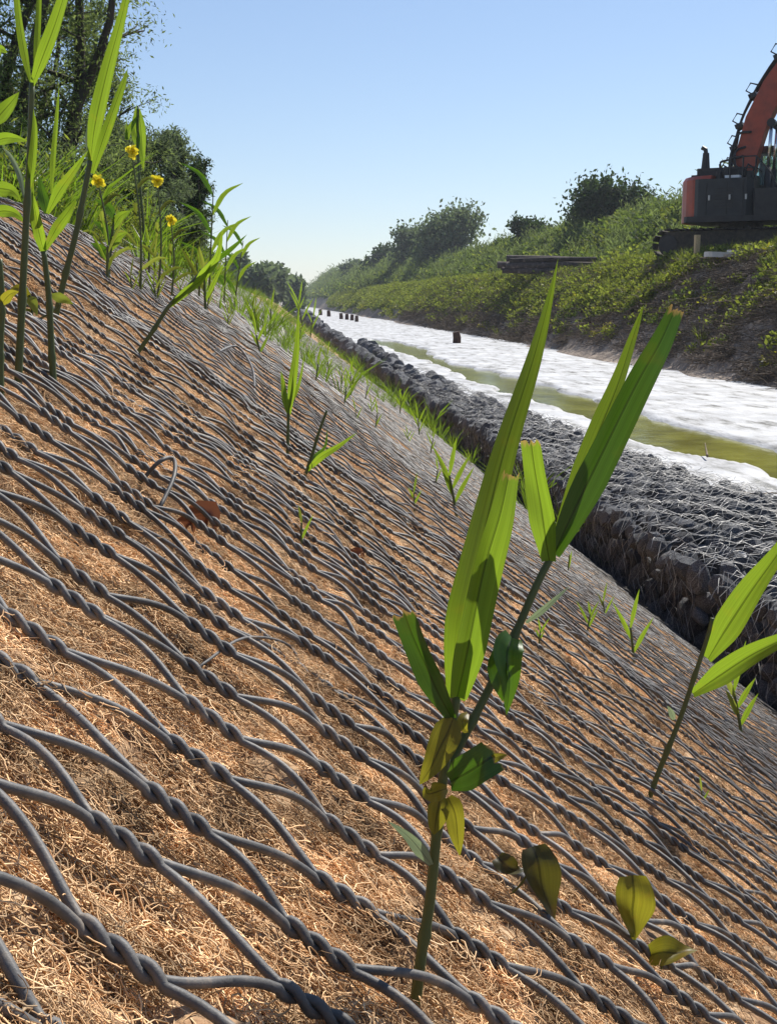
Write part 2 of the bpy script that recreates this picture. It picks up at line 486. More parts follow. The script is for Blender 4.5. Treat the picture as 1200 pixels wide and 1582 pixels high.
# ground : one sheet to the horizon
xs = np.concatenate([[-900, -400, -150, -60, -30, -15], np.arange(-9, -1, 1.0), np.arange(-1, 2.2, .2), np.arange(2.2, 3.1, .1), np.arange(3.2, 8.5, .9), np.arange(8.56, 15.5, .17), np.arange(15.7, 24, .5), [26, 30, 40, 60, 100, 200, 500, 900]])
ys = np.concatenate([[-400, -100, -30, -8, -3, -1], geo_steps(0.01, 1500, .22, .012)])
X, Y = np.meshgrid(xs, ys)
gnd = sheet('ground', xs, ys, ground_z, M['soil'])
me = gnd.data
me.materials.append(M['grassy'])
cx = ((xs[:-1] + xs[1:]) / 2)[None, :].repeat(len(ys) - 1, 0).ravel()
me.polygons.foreach_set('material_index', ((cx > 15.0) | (cx < -.7)).astype(np.int32))
tag(gnd, 'brown earth with grassy verges either side of the canal', kind='structure')

# pale canal bed
def bed_z(x, y):
    x = np.asarray(x, float); y = np.asarray(y, float)
    return -1.47 + .028 * (fbm(x * 1.2, y * .6, 61, 4) - .5) + .008 * (fbm(x * 9, y * 5, 66, 3) - .5)

# winding pool of green water : outline seen from above
near_e = [(1200, 742), (1110, 708), (1000, 684), (900, 647), (815, 618), (740, 590), (655, 556), (600, 538), (565, 524)]
far_e = [(1200, 688), (1110, 664), (1010, 641), (920, 613), (840, 592), (760, 572), (690, 556), (650, 534), (590, 523)]
near_w = [at_z(u, v, -1.47) for u, v in near_e]
far_w = [at_z(u, v, -1.47) for u, v in far_e]
ny = np.array([p.y for p in near_w]); nx_ = np.array([p.x for p in near_w])
fy = np.array([p.y for p in far_w]); fx_ = np.array([p.x for p in far_w])
PY0, PY1 = 1.0, float(max(ny[-1], fy[-1]))
def pool_edges(y):
    a = np.interp(y, ny, nx_) + (fbm(y * .8, y * 0, 71) - .5) * .5
    b = np.interp(y, fy, fx_) + (fbm(y * .8, y * 0 + 9, 73) - .5) * .5
    pinch = np.clip((PY1 - y) / 3.0, 0, 1) ** .5
    c = (a + b) / 2
    return c + (a - c) * pinch, c + (b - c) * pinch
def bed_cut(x, y):
    z = bed_z(x, y)
    a, b = pool_edges(y)
    ins = np.clip(np.minimum(x - a, b - x) / .12, 0, 1) * (y < PY1)
    return z - .09 * ins
bys = geo_steps(2.0, 600, .09, .0045)
bed = sheet('canal_bed', np.arange(2.7, 8.95, .05), bys, bed_cut, M['white_bed'])
tag(bed, 'pale white uneven surface of the canal bed', kind='structure')
pys = geo_steps(2.0, PY1, .2, .01)
A, B = pool_edges(pys)
V = []; Q = []
for i, (a, b, y) in enumerate(zip(A, B, pys)):
    for k in range(7): V.append((a - .08 + (b - a + .16) * k / 6, y, -1.515))
    if i:
        for k in range(6):
            q = (i - 1) * 7 + k; Q.append((q, q + 1, q + 8, q + 7))
tag(mesh_np('water', V, Q, M['water']), 'shallow olive green water winding along the pale canal bed', kind='structure')

# ------------------------------------------------------------------ coir mat
def coir_z(x, y):
    z = slope_z(x, y)
    near = np.clip(1.6 - y * .35, .25, 1)
    return z + near * (.020 * (fbm(x * 42, y * 42, 81, 3) - .5) + .020 * (vn(x * 19, y * 19, 85) - .5)) - .005
mx = np.concatenate([np.arange(-.95, -.6, .03), np.arange(-.6, .75, .0062), np.arange(.75, 2.19, .018), [2.2, 2.215, 2.22]])
my = geo_steps(.22, 260, .0062, .0085)
def coir_edge(x, y):
    z = coir_z(np.minimum(x, 2.2), y)
    return np.where(x > 2.205, z - .09, z)
mat_o = sheet('coir_mat', mx, my, coir_edge, M['coir'])
tag(mat_o, 'golden brown coconut fibre mat covering the steep canal bank', 'erosion mat')

# ------------------------------------------------------------------ wire nets
DH = .0295                                    # half the mesh opening, spacing of twist lines along the canal
LX = .079 * CA                              # row pitch measured in x
TW = .40                                     # twisted share of a row pitch
WR = .00185
NN = np.array([SL * CA, 0, CA])              # slope normal
def jit(t, r, seed):
    n = (np.asarray(t, np.int64) * 374761393 + np.asarray(r, np.int64) * 668265263 + seed * 97463) & 0x7fffffff
    n = ((n ^ (n >> 13)) * 1274126177) & 0x7fffffff
    return ((n ^ (n >> 16)) & 0xffff) / 65535.0 - .5

def warp(X, Y):
    X2 = X + .02 * (vn(X * 3, Y * 3, 91) - .5) + .008 * (vn(X * 9, Y * 9, 92) - .5)
    Y2 = Y + .04 * (vn(X * 1.7, Y * 1.7, 93) - .5) * np.clip(Y, 0, 1) + .007 * (vn(X * 8, Y * 8, 94) - .5)
    return X2, Y2

def wire_pts(wi, r0, r1, lift, y0, skew, shift, dr=1, tmin=-9999, tmax=9999):
    """centre line of one wire; it runs diagonally, making one and a half turns with each neighbour it meets"""
    P = []
    for r in range(r0, r1):
        t = wi + dr * r
        if t < tmin or t > tmax: continue
        tn = t + dr
        xr = r * LX + shift
        yt = y0 + t * DH
        dist = math.sqrt(xr * xr + yt * yt + (H0 + SL * xr) ** 2)
        ns, nl, = (17, 8) if dist < 1.0 else (9, 5) if dist < 1.9 else (5, 3) if dist < 4.5 else (2, 1)
        a = np.linspace(0, 1, ns)
        ph = 3 * math.pi * a + (math.pi if dr > 0 else 0)
        R = WR * 1.02
        jx = jit(t, r, 1) * .012; jy = jit(t, r, 2) * .009; jz = jit(t, r, 3) * .006
        X = xr + jx + a * LX * TW
        Yc = yt + jy + (a - .5) * jit(t, r, 5) * .008
        Y = Yc + R * np.cos(ph)
        lf = lift + .006 * min(1, max(yt, 0) / 3)
        N = lf + jz + R * np.sin(ph)
        P.append(np.stack([X, Y, N], 1))
        if tn < tmin or tn > tmax: continue
        # leg to the next twist
        xe = (r + 1) * LX + shift + jit(tn, r + 1, 1) * .012
        ye = y0 + tn * DH + jit(tn, r + 1, 2) * .009 - .5 * jit(tn, r + 1, 5) * .008 - dr * R
        x0_ = xr + jx + LX * TW; y0_ = yt + jy + .5 * jit(t, r, 5) * .008 + dr * R
        b = (np.arange(nl) + 1) / (nl + 1)
        e = b * .5 + (b * b * (3 - 2 * b)) * .5
        X = x0_ + (xe - x0_) * b
        Y = y0_ + (ye - y0_) * e
        zj = jz + (jit(tn, r + 1, 3) * .006 - jz) * b
        N = lf + zj + (.0030 + .004 * jit(wi, r, 7)) * np.sin(b * math.pi)
        P.append(np.stack([X, Y, N], 1))
    if not P: return None
    P = np.vstack(P)
    X, Y = P[:, 0], P[:, 1] + skew * P[:, 0]
    X, Y = warp(X, Y)
    Z = slope_z(X, Y)
    base = np.stack([X, Y, Z], 1)
    # crude local normal
    dzx = (slope_z(X + .01, Y) - Z) / .01; dzy = (slope_z(X, Y + .01) - Z) / .01
    n = np.stack([-dzx, -dzy, np.ones_like(Z)], 1); n /= np.linalg.norm(n, axis=1)[:, None]
    return base + n * P[:, 2:3]

def add_wire(mb, P, rad):
    d = float(np.linalg.norm(P, axis=1).min())
    mb.tube(P, rad, 8 if d < .6 else 6 if d < 1.2 else 4 if d < 2.5 else 3, cap=d < 1.5)

R0, R1 = -13, 35
def net(label, y0, w0, w1, lift, skew, parts=True, shift=0, rs=1):
    t = thing('wire_net', label, 'wire mesh', (0, y0, 0))
    for dr in (1, -1):
      for wi in range(w0 - (R1 if dr > 0 else -R0) - 2, w1 + (-R0 if dr > 0 else R1) + 2):
        if (wi % 2): continue
        P = wire_pts(wi, R0, R1, lift, y0, skew, shift, dr, w0, w1)
        if P is None or len(P) < 6: continue
        mb = MB(); add_wire(mb, P - np.array([0, y0, 0]), WR * (1 + .03 * (wi % 3)))
        mb.build('wire', M['wire'], t, smooth=True)
    return t
# first panel runs under the camera, its far edge is lapped by the second
Y0 = .212
SEAM = int(round((2.05 - Y0) / DH))
n1 = net('grey double twisted hexagonal wire net stretched over the coir in the foreground', Y0, -5, SEAM + 3, .0075, -.10)
n2 = net('wire net panel lapping over the foreground panel along a raised seam and running beyond it', Y0 + SEAM * DH, -4, 141, .0115, -.10, shift=.021)
# third panel further on, past what can be told apart wire by wire
y3 = Y0 + SEAM * DH + 138 * DH
t3 = thing('wire_net', 'farthest wire net panel, a fine grey hatching along the distant bank', 'wire mesh', (0, y3, 0))
mb = MB()
NF = int((26 - y3) / DH)
for dr in (1, -1):
    for wi in range(-60, NF + 60):
        if wi % 2: continue
        ym = y3 + (wi + dr * 10) * DH
        if ym > 15 and wi % 4: continue
        P = wire_pts(wi, R0, R1, .013, y3, -.10, .01, dr, 0, NF)
        if P is None or len(P) < 6: continue
        mb.tube(P - np.array([0, y3, 0]), WR * (1.05 if ym < 15 else 1.3), 3, cap=False)
tag(mb.build('wire_strands', M['wire'], t3, smooth=True), kind='stuff')
# loose wire ends sticking out of the near nets
def loose(net_o, px, r=WR):
    mb = MB(); off = net_o.location
    mb.tube([tuple(Vector(p) - off) for p in px], r, 6)
    mb.build('loose_wire_end', M['wire'], net_o, smooth=True)
def lifted(u, v, h):
    p = hit(u, v); return p + Vector(NN) * h
def path_up(pts):
    return spline([lifted(u, v, h) for u, v, h in pts], 16)
loose(n1, path_up([(212, 752, .004), (216, 756, .028), (232, 760, .034), (240, 778, .026), (240, 796, .004)]))
loose(n1, path_up([(300, 1040, .004), (360, 1010, .012), (430, 1020, .012), (470, 1060, .003)]), WR * .5)
loose(n2, path_up([(325, 552, .006), (350, 556, .04), (376, 588, .035), (392, 622, .004)]), WR * 1.6)

# ------------------------------------------------------------------ scatter with geometry nodes
def scatter(name, pts, rots, scls, protos, label, parent=None, picks=None, cat=None):
    me = bpy.data.meshes.new(name)
    n = len(pts)
    me.vertices.add(n); me.vertices.foreach_set('co', np.asarray(pts, np.float32).ravel())
    a = me.attributes.new('rot', 'FLOAT_VECTOR', 'POINT'); a.data.foreach_set('vector', np.asarray(rots, np.float32).ravel())
    a = me.attributes.new('scl', 'FLOAT', 'POINT'); a.data.foreach_set('value', np.asarray(scls, np.float32))
    if picks is None: picks = rng.integers(0, len(protos), n)
    a = me.attributes.new('pick', 'INT', 'POINT'); a.data.foreach_set('value', np.asarray(picks, np.int32))
    me.update()
    o = bpy.data.objects.new(name, me); link(o, parent)
    ng = bpy.data.node_groups.new(name + '_scatter', 'GeometryNodeTree')
    ng.interface.new_socket('Geometry', in_out='INPUT', socket_type='NodeSocketGeometry')
    ng.interface.new_socket('Geometry', in_out='OUTPUT', socket_type='NodeSocketGeometry')
    gi = ng.nodes.new('NodeGroupInput'); go = ng.nodes.new('NodeGroupOutput')
    ip = ng.nodes.new('GeometryNodeInstanceOnPoints')
    jn = ng.nodes.new('GeometryNodeJoinGeometry')
    for p in protos:
        oi = ng.nodes.new('GeometryNodeObjectInfo'); oi.inputs['Object'].default_value = p
        oi.inputs['As Instance'].default_value = True
        ng.links.new(oi.outputs['Geometry'], jn.inputs[0])
    def attr(nm, ty):
        x = ng.nodes.new('GeometryNodeInputNamedAttribute'); x.data_type = ty; x.inputs['Name'].default_value = nm
        return [s for s in x.outputs if s.enabled and s.name == 'Attribute'][0]
    ng.links.new(gi.outputs[0], ip.inputs['Points'])
    ng.links.new(jn.outputs[0], ip.inputs['Instance'])
    ip.inputs['Pick Instance'].default_value = True
    ng.links.new(attr('pick', 'INT'), ip.inputs['Instance Index'])
    er = ng.nodes.new('FunctionNodeEulerToRotation')
    ng.links.new(attr('rot', 'FLOAT_VECTOR'), er.inputs[0]); ng.links.new(er.outputs[0], ip.inputs['Rotation'])
    ng.links.new(attr('scl', 'FLOAT'), ip.inputs['Scale'])
    ng.links.new(ip.outputs[0], go.inputs[0])
    md = o.modifiers.new('scatter', 'NODES'); md.node_group = ng
    tag(o, label, cat, kind='stuff')
    return o

# coir fibre tufts : tangles of curled strands lying on the slope
def fibre_tuft(seed, n, length, rise, rad, mat):
    r = np.random.default_rng(seed); mb = MB()
    for _ in range(n):
        p = np.array([r.normal(0, .007), r.normal(0, .007), r.uniform(-.003, .004)])
        th = r.uniform(0, 6.28); L = length * r.uniform(.5, 1.3); k = 8
        up = r.uniform(-.1, rise); pts = [p]; curl = r.normal(0, 1.7)
        for i in range(k):
            th += curl * .4 + r.normal(0, .4); up += r.normal(-.13, .3)
            p = p + L / k * np.array([math.cos(th), math.sin(th), up * .6]); pts.append(p)
        mb.tube(pts, rad * r.uniform(.7, 1.7) * np.linspace(1, .6, k + 1), 3, cap=False)
    return mb.build('fibre_tuft', mat, add=False, smooth=True)
tufts = [fibre_tuft(100 + i, 34, .030, .42, .00031, M['fibre']) for i in range(6)] + [fibre_tuft(200 + i, 8, .045, .8, .00028, M['fibre']) for i in range(3)]
al = math.atan(SL)
def slope_pts(n, xr, yfun):
    x = rng.uniform(xr[0], xr[1], n); y = yfun(rng.uniform(0, 1, n)); return x, y
N1 = 34000
x, y = slope_pts(N1, (-.6, .75), lambda q: .24 + 1.15 * q ** 1.35)
keep = vn(x * 30, y * 30, 99) + .5 * vn(x * 70, y * 70, 98) > .50
x, y = x[keep], y[keep]; N1 = len(x)
z = coir_z(x, y) + .001
picks = np.where(rng.uniform(0, 1, N1) < .97, rng.integers(0, 6, N1), rng.integers(6, 9, N1))
rz = rng.uniform(0, 6.28, N1)
def eul(n, tilt, rz_):
    # rotate about local z first, then tilt down the slope (about y)
    out = np.zeros((n, 3))
    Ry = Matrix.Rotation(tilt, 3, 'Y')
    for i in range(n):
        e = (Ry @ Matrix.Rotation(float(rz_[i]), 3, 'Z')).to_euler(); out[i] = e
    return out
cf = scatter('coir_fibre', np.stack([x, y, z], 1), eul(N1, al, rz), rng.uniform(.6, 1.05, N1), tufts, None, parent=mat_o, picks=picks)
N2 = 38000
x, y = slope_pts(N2, (-.6, 2.17), lambda q: 1.3 + 6 * q ** 1.7)
z = coir_z(x, y)
cf2 = scatter('coir_fibre', np.stack([x, y, z], 1), eul(N2, al, rng.uniform(0, 6.28, N2)), rng.uniform(.9, 1.5, N2), tufts, None, parent=mat_o, picks=np.where(rng.uniform(0, 1, N2) < .93, rng.integers(0, 6, N2), rng.integers(6, 9, N2)))

# ------------------------------------------------------------------ gabions
def rock_mesh(seed):
    import bmesh
    r = np.random.default_rng(seed)
    bm = bmesh.new(); bmesh.ops.create_icosphere(bm, subdivisions=2, radius=1)
    sc = (r.uniform(.8, 1.1), r.uniform(.65, .95), r.uniform(.5, .8))
    planes = [(Vector(r.normal(0, 1, 3)).normalized(), r.uniform(.62, .85)) for _ in range(9)]
    for v in bm.verts:
        c = v.co
        for nrm, d in planes:
            k = c.dot(nrm)
            if k > d: c = c - nrm * (k - d)
        c = c * (1 + r.uniform(-.05, .05))
        v.co = Vector((c.x * sc[0], c.y * sc[1], c.z * sc[2]))
    me = bpy.data.meshes.new('stone'); bm.to_mesh(me); bm.free()
    me.materials.append(M['stone'])
    return me
rocks = [rock_mesh(i) for i in range(9)]
rock_protos = [bpy.data.objects.new('stone_form', m) for m in rocks]
GX0 = 2.30
def gab_top(x, y):
    return -1.47 + .10 * (fbm(x * 1.5, y * .9, 111) - .3) + .05 * np.sin((x - GX0) / 1.4 * math.pi)
GTY = [9, 12.7, 16, 28]; GTX = [3.58, 3.28, 3.05, 2.82]
def gx1(y): return float(np.interp(y, GTY, GTX))
def gabion(label, ya, yb, nparts, spacing):
    t = thing('gabion', label, 'gabion', ((GX0 + 3.7) / 2, ya, -1.9))
    off = np.array(t.location)
    # dark stone core, uneven
    ysg = geo_steps(ya, yb, .12, .012); ysg[-1] = yb
    rows = []
    for y in ysg:
        GX1 = gx1(y)
        e = min((y - ya) / .12, (yb - y) / .12, 1); e = max(e, 0)
        prof = [(GX0 + .10, -1.93), (GX0 + .07, -1.70), (GX0 + .12, float(gab_top(GX0, y)) - .06)]
        prof += [(GX0 + f * (GX1 - GX0), float(gab_top(GX0 + f * (GX1 - GX0), y)) - .07) for f in (.2, .35, .5, .65, .8, .93)]
        prof += [(GX1 + .02, -1.58), (GX1 + .05, -1.8)]
        rows.append([(px_ + (vn(y * 3, px_ * 9, 7) - .5) * .06, y, pz if e > 0 else -1.93) for px_, pz in prof])
    V = np.array(rows).reshape(-1, 3) - off; m_ = len(rows[0])
    Q = [(i * m_ + j, (i + 1) * m_ + j, (i + 1) * m_ + j + 1, i * m_ + j + 1) for i in range(len(rows) - 1) for j in range(m_ - 1)]
    mesh_np('stone_core', V, Q, M['stone'], t)
    P = []
    y = ya + .05
    while y < yb:
        GX1 = gx1(y)
        sp = max(spacing, y * .012)
        for k in range(int((GX1 - GX0) / sp) + 1):
            x_ = GX0 + k * sp + rng.uniform(-.03, .03)
            P.append((x_, y + rng.uniform(-.04, .04), float(gab_top(x_, y)) - rng.uniform(.0, .06), sp * rng.uniform(.45, .72)))
        for zz in (-1.86, -1.74, -1.62):
            P.append((GX0 + rng.uniform(.0, .05), y + rng.uniform(-.04, .04), zz + rng.uniform(-.03, .03), sp * rng.uniform(.5, .68)))
        y += sp * .95
    P = np.array(P)
    for i in range(min(nparts, len(P))):
        o = bpy.data.objects.new('stone', rocks[int(rng.integers(0, 9))])
        o.location = P[i, :3] - off; o.scale = [P[i, 3]] * 3
        o.rotation_euler = rng.uniform(0, 6.28, 3)
        link(o, t)
    if len(P) > nparts:
        R = P[nparts:]
        scatter('stone_fill', R[:, :3] - off, rng.uniform(0, 6.28, (len(R), 3)), R[:, 3], rock_protos, None, parent=t)
    # tangled wire skin
    mb = MB()
    y = ya
    while y < min(yb, 26):
        GX1 = gx1(y)
        for sgn in (1, -1):
            yy = y; pts = []
            n = 26
            for k in range(n + 1):
                f = k / n
                if f < .2:
                    x_ = GX0 - .06; z_ = -1.9 + f / .2 * .42
                else:
                    x_ = GX0 - .06 + (f - .2) / .8 * (GX1 - GX0 + .1); z_ = float(gab_top(x_, yy)) + .055
                zig = .04 * (1 if k % 2 else -1) * sgn
                pts.append((x_ + rng.normal(0, .012), yy + zig + rng.normal(0, .014), z_ + rng.normal(0, .012) + .02 * math.sin(k * 1.3 + y * 9)))
            mb.tube(np.array(pts) - off, .002 if y < 12 else .003, 3, cap=False)
        y += max(.11, y * .010)
    tag(mb.build('basket_wire', M['wire_pale'], t, smooth=True), kind='stuff')
    # loose strands springing from it
    mb = MB()
    for _ in range(420):
        y = ya + (min(yb, 22) - ya) * rng.uniform(0, 1) ** 1.6; x_ = rng.uniform(GX0 - .05, gx1(y))
        z_ = float(gab_top(x_, y)) + .03; th = rng.uniform(0, 6.28); L = rng.uniform(.08, .28)
        p = np.array([x_, y, z_]); d = np.array([math.cos(th), math.sin(th), rng.uniform(.1, .5)])
        pts = [p, p + d * L * .35, p + d * L * .7 + np.array([0, 0, -.01]), p + d * L + np.array([0, 0, -.08])]
        mb.tube(np.array(spline(pts, 6)) - off, .0024, 3, cap=False)
    tag(mb.build('loose_strands', M['wire_pale'], t, smooth=True), kind='stuff')
    return t
gabion('short stone filled gabion end at the right edge of the photo, nearest to the camera', 3.6, 6.45, 300, .14)
gabion('long dark stone filled gabion running along the foot of the coir bank into the distance', 6.72, 120, 300, .15)

# ------------------------------------------------------------------ foliage builders
def leaf_cloud(P, size, r, aspect=.3, droop=.0, up=None):
    """P (n,3) -> quads of random orientation"""
    n = len(P)
    d = r.normal(0, 1, (n, 3)); d[:, 2] -= droop
    if up is not None: d[:, 2] = np.abs(d[:, 2]) * .5 + up
    d /= np.linalg.norm(d, axis=1)[:, None]
    q = r.normal(0, 1, (n, 3)); s = np.cross(d, q); s /= np.linalg.norm(s, axis=1)[:, None] + 1e-9
    L = (size * r.uniform(.6, 1.4, n))[:, None]
    w = L * aspect * .5
    nrm = np.cross(d, s)
    V = np.stack([P, P + d * L * .5 + s * w + nrm * L * .05, P + d * L, P + d * L * .5 - s * w + nrm * L * .05], 1).reshape(-1, 3)
    Q = np.arange(n * 4).reshape(n, 4)
    return V, Q

def tree(name, label, cat, base, height, spread, mat, nleaf, lsize, seed, stems=3, lean=(0, 0), group=None, bottom=.25, aspect=.3, ball=.35, twig_n=7, sd=.5, droop=.3):
    r = np.random.default_rng(seed)
    t = thing(name, label, cat, base, group)
    mb = MB(); tips = []
    for s in range(stems):
        a = r.uniform(0, 6.28); rr = spread * r.uniform(.2, .9)
        top = np.array([math.cos(a) * rr + lean[0] * height, math.sin(a) * rr + lean[1] * height, height * r.uniform(.72, .95)])
        b = np.array([r.normal(0, .05), r.normal(0, .05), -.15]) * height * .15
        m1 = b + (top - b) * .35 + np.array([r.normal(0, .06), r.normal(0, .06), .05]) * height
        m2 = b + (top - b) * .7 + np.array([r.normal(0, .05), r.normal(0, .05), .04]) * height
        st = np.array(spline([b, m1, m2, top], 14))
        rad = height * .016 * np.linspace(1, .15, 14)
        mb.tube(st, rad, 6, cap=False)
        for k in range(3 + twig_n):
            i = int(r.uniform(max(1, bottom * 13 - 2), 13)); p = st[i]
            a2 = r.uniform(0, 6.28); L = spread * r.uniform(.35, .9) * (1.15 - i / 16)
            d = np.array([math.cos(a2), math.sin(a2), r.uniform(.1, .9)]); d /= np.linalg.norm(d)
            e = p + d * L; mid = p + d * L * .5 + np.array([0, 0, .06 * L])
            br = np.array(spline([p, mid, e], 6))
            mb.tube(br, np.linspace(rad[i] * .6, rad[i] * .1 + .003, 6), 4, cap=False)
            tips += [br[2], br[3], br[4], br[5]]
            for _ in range(3):
                e2 = br[int(r.integers(2, 6))] + r.normal(0, 1, 3) * L * .3 + np.array([0, 0, .08 * L]); tips.append(e2)
                mb.tube([br[3], (br[3] + e2) / 2 + r.normal(0, .02, 3), e2], [.01, .007, .004], 3, cap=False)
        tips += [st[-1], st[-2], st[-3]]
    mb.build('trunk', M['bark'], t, smooth=True)
    tips = np.array(tips)
    tips = tips[tips[:, 2] > height * bottom * .6]
    wgt = r.uniform(.15, 1, len(tips)) ** 1.5; wgt /= wgt.sum()
    c = tips[r.choice(len(tips), nleaf, p=wgt)]
    d = r.normal(0, 1, (nleaf, 3)); d /= np.linalg.norm(d, axis=1)[:, None]
    P = c + d * (r.uniform(0, 1, nleaf) ** .6)[:, None] * spread * ball * np.array([1, 1, .8])
    V, Q = leaf_cloud(P, lsize, r, aspect, droop)
    mesh_np('crown', V, Q, mat, t, smooth=False)
    return t

# big willow like tree at the upper left and its neighbours
def gp(u, v, y):
    p = at_y(u, v, y); return p
def tree_px(name, label, cat, u, vtop, y, spread_px, mat, nleaf, lsize, seed, **kw):
    top = at_y(u, vtop, y)
    gz = float(ground_z(top.x, y))
    h = top.z - gz
    return tree(name, label, cat, (top.x, y, gz), h, spread_px / F * y, mat, nleaf, lsize, seed, **kw)
tree_px('willow_tree', 'tall loose willow with several dark stems at the upper left edge', 'tree', 15, -330, 13, 190, M['tree_leaf'], 30000, .05, 1, stems=6, bottom=.3, ball=.26, twig_n=9, droop=.2)
tree_px('willow_tree', 'willow behind the tall left reeds whose bough reaches out into the sky', 'tree', 105, -60, 16, 120, M['tree_leaf'], 19000, .05, 2, stems=4, bottom=.35, ball=.24, twig_n=7, lean=(.06, 0))
tree_px('willow_tree', 'slender grey green willow between the tall left trees and the rounded one', 'tree', 200, 170, 20, 84, M['tree_grey'], 26000, .07, 3, stems=6, bottom=.15, ball=.3)
tree_px('willow_tree', 'upright feathery willow directly left of the detached round tree', 'tree', 250, 190, 24, 44, M['tree_grey'], 14000, .08, 4, stems=4, bottom=.15, ball=.35)
tree_px('willow_tree', 'narrow dark tree standing alone against the sky at the end of the left row', 'tree', 300, 228, 27, 32, M['tree_dark'], 12000, .09, 5, stems=4, bottom=.2, ball=.5)
tree_px('hazel_bush', 'broad dark green bush low behind the left crest weeds', 'bush', 100, 230, 11, 130, M['tree_leaf'], 18000, .045, 6, stems=7, bottom=.05, ball=.3)
tree_px('hazel_bush', 'grey green bush filling the space under the slender willows', 'bush', 205, 290, 14, 80, M['tree_grey'], 14000, .055, 7, stems=7, bottom=.05, ball=.3)
tree_px('hazel_bush', 'low bush at the left edge behind the broad leaved weeds', 'bush', 0, 150, 10, 110, M['tree_dark'], 14000, .045, 8, stems=6, bottom=.05, ball=.35)
tree_px('hazel_bush', 'small bush at the foot of the lone narrow tree', 'bush', 285, 350, 18, 36, M['tree_leaf'], 6000, .06, 9, stems=5, bottom=.05, ball=.4)

tree_px('hazel_bush', 'pale green twiggy bush right behind the yellow crest flowers', 'bush', 180, 285, 7.5, 62, M['tree_leaf'], 12000, .032, 10, stems=8, bottom=.02, ball=.35)
tree_px('hazel_bush', 'pale green twiggy bush below the upright willow, right of the flowers', 'bush', 262, 335, 9.5, 55, M['tree_grey'], 11000, .038, 11, stems=8, bottom=.02, ball=.35)
# far end of the canal
for (u, vt, y, sp, mt, nl, ls, lab) in [
    (372, 402, 150, 26, 'tree_grey', 3500, .8, 'leftmost of the distant round trees closing the canal view'),
    (412, 414, 170, 26, 'tree_grey', 3500, .9, 'middle distant tree between the left round tree and the small dark one'),
    (392, 424, 140, 30, 'tree_grey', 3000, .8, 'low distant tree filling the gap under the two round trees'),
    (453, 424, 190, 18, 'tree_grey', 3000, .8, 'small dark tree closest to the vanishing point of the canal')]:
    tree_px('distant_tree', lab, 'tree', u, vt, y, sp, M[mt], nl, ls, int(u), stems=4, bottom=.05, ball=.55, aspect=.6)
# trees along the ridge of the right hand hill
def hill_tree(u, vt, x, spx, mt, nl, ls, lab, seed, **kw):
    r_ = ray(u, vt); k = x / r_.x; top = r_ * k
    gz = float(bank_z(x, top.y))
    if top.z - gz < 1.0: gz = top.z - 1.0
    return tree('ridge_tree', lab, 'tree', (x, top.y, gz - .2), top.z - gz + .2, spx / F * top.y, M[mt], nl, ls, seed, stems=5, bottom=.05, ball=.5, aspect=.55, **kw)
hill_tree(945, 288, 20, 62, 'tree_dark', 9000, .30, 'large dark rounded tree on the ridge left of the excavator', 41)
hill_tree(905, 306, 19.6, 28, 'tree_dark', 4000, .28, 'lower dark shoulder tree at the left side of the large ridge tree', 42)
hill_tree(823, 334, 19, 30, 'tree_dark', 4500, .32, 'small dark rounded tree alone on the middle of the ridge', 43)
hill_tree(690, 328, 19, 62, 'tree_grey', 7000, .5, 'wide grey green tree on the ridge above the timber stack', 44)
hill_tree(640, 352, 18, 34, 'tree_grey', 4000, .55, 'left flank tree of the wide grey green ridge tree', 45)
hill_tree(592, 382, 16.5, 34, 'tree_dark', 4500, .7, 'low dark tree where the ridge runs down towards the canal end', 46)
hill_tree(545, 404, 15.5, 16, 'tree_grey', 2000, .8, 'tiny far tree at the low left end of the ridge', 47)
hill_tree(1022, 312, 20, 26, 'weed_dark', 3000, .2, 'ragged shrub on the ridge just left of the excavator counterweight', 48)

# ------------------------------------------------------------------ leafy clumps for scattering
def clump(seed, n, rad, hgt, size, aspect, mat, up=None, grass=False, broad=False):
    r = np.random.default_rng(seed)
    if grass:
        mb_V = []; mb_Q = []; c = 0
        for _ in range(n):
            a = r.uniform(0, 6.28); b = np.array([math.cos(a), math.sin(a), 0]) * rad * r.uniform(0, .5)
            d = np.array([math.cos(a) * r.uniform(.1, .8), math.sin(a) * r.uniform(.1, .8), 1]); d /= np.linalg.norm(d)
            h = hgt * r.uniform(.5, 1.1); s = np.cross(d, r.normal(0, 1, 3)); s /= np.linalg.norm(s); w_ = size * r.uniform(.6, 1.2)
            tip = b + d * h + np.array([d[0], d[1], -.3]) * h * .35
            m_ = b + d * h * .55
            mb_V += [b - s * w_ * .5, b + s * w_ * .5, m_ + s * w_ * .5, m_ - s * w_ * .5, tip, tip + s * .0005]
            mb_Q += [(c, c + 1, c + 2, c + 3), (c + 3, c + 2, c + 5, c + 4)]; c += 6
        return mesh_np('grass_form', np.array(mb_V), np.array(mb_Q), mat, add=False, smooth=False)
    P = r.normal(0, 1, (n, 3)); P /= np.linalg.norm(P, axis=1)[:, None]
    P *= (r.uniform(.2, 1, n) ** .5)[:, None]
    # lobed surface
    P = P * (1 + .35 * np.sin(P[:, :1] * 7 + seed) * np.sin(P[:, 1:2] * 6 + seed * 2))
    P[:, 2] = np.abs(P[:, 2]) * hgt; P[:, :2] *= rad
    V, Q = leaf_cloud(P, size, r, aspect, up=up)
    return mesh_np('foliage_form', V, Q, mat, add=False, smooth=False)
weeds = [clump(300 + i, 90, .22, .22, .075, .55, M['weed'], up=.2) for i in range(3)] + [clump(310, 60, .12, .35, .010, .2, M['weed'], grass=True)] + \
        [clump(311, 80, .2, .16, .06, .6, M['weed_yellow'], up=.2)] + [clump(312, 80, .2, .2, .06, .6, M['weed_dark'], up=.1)]
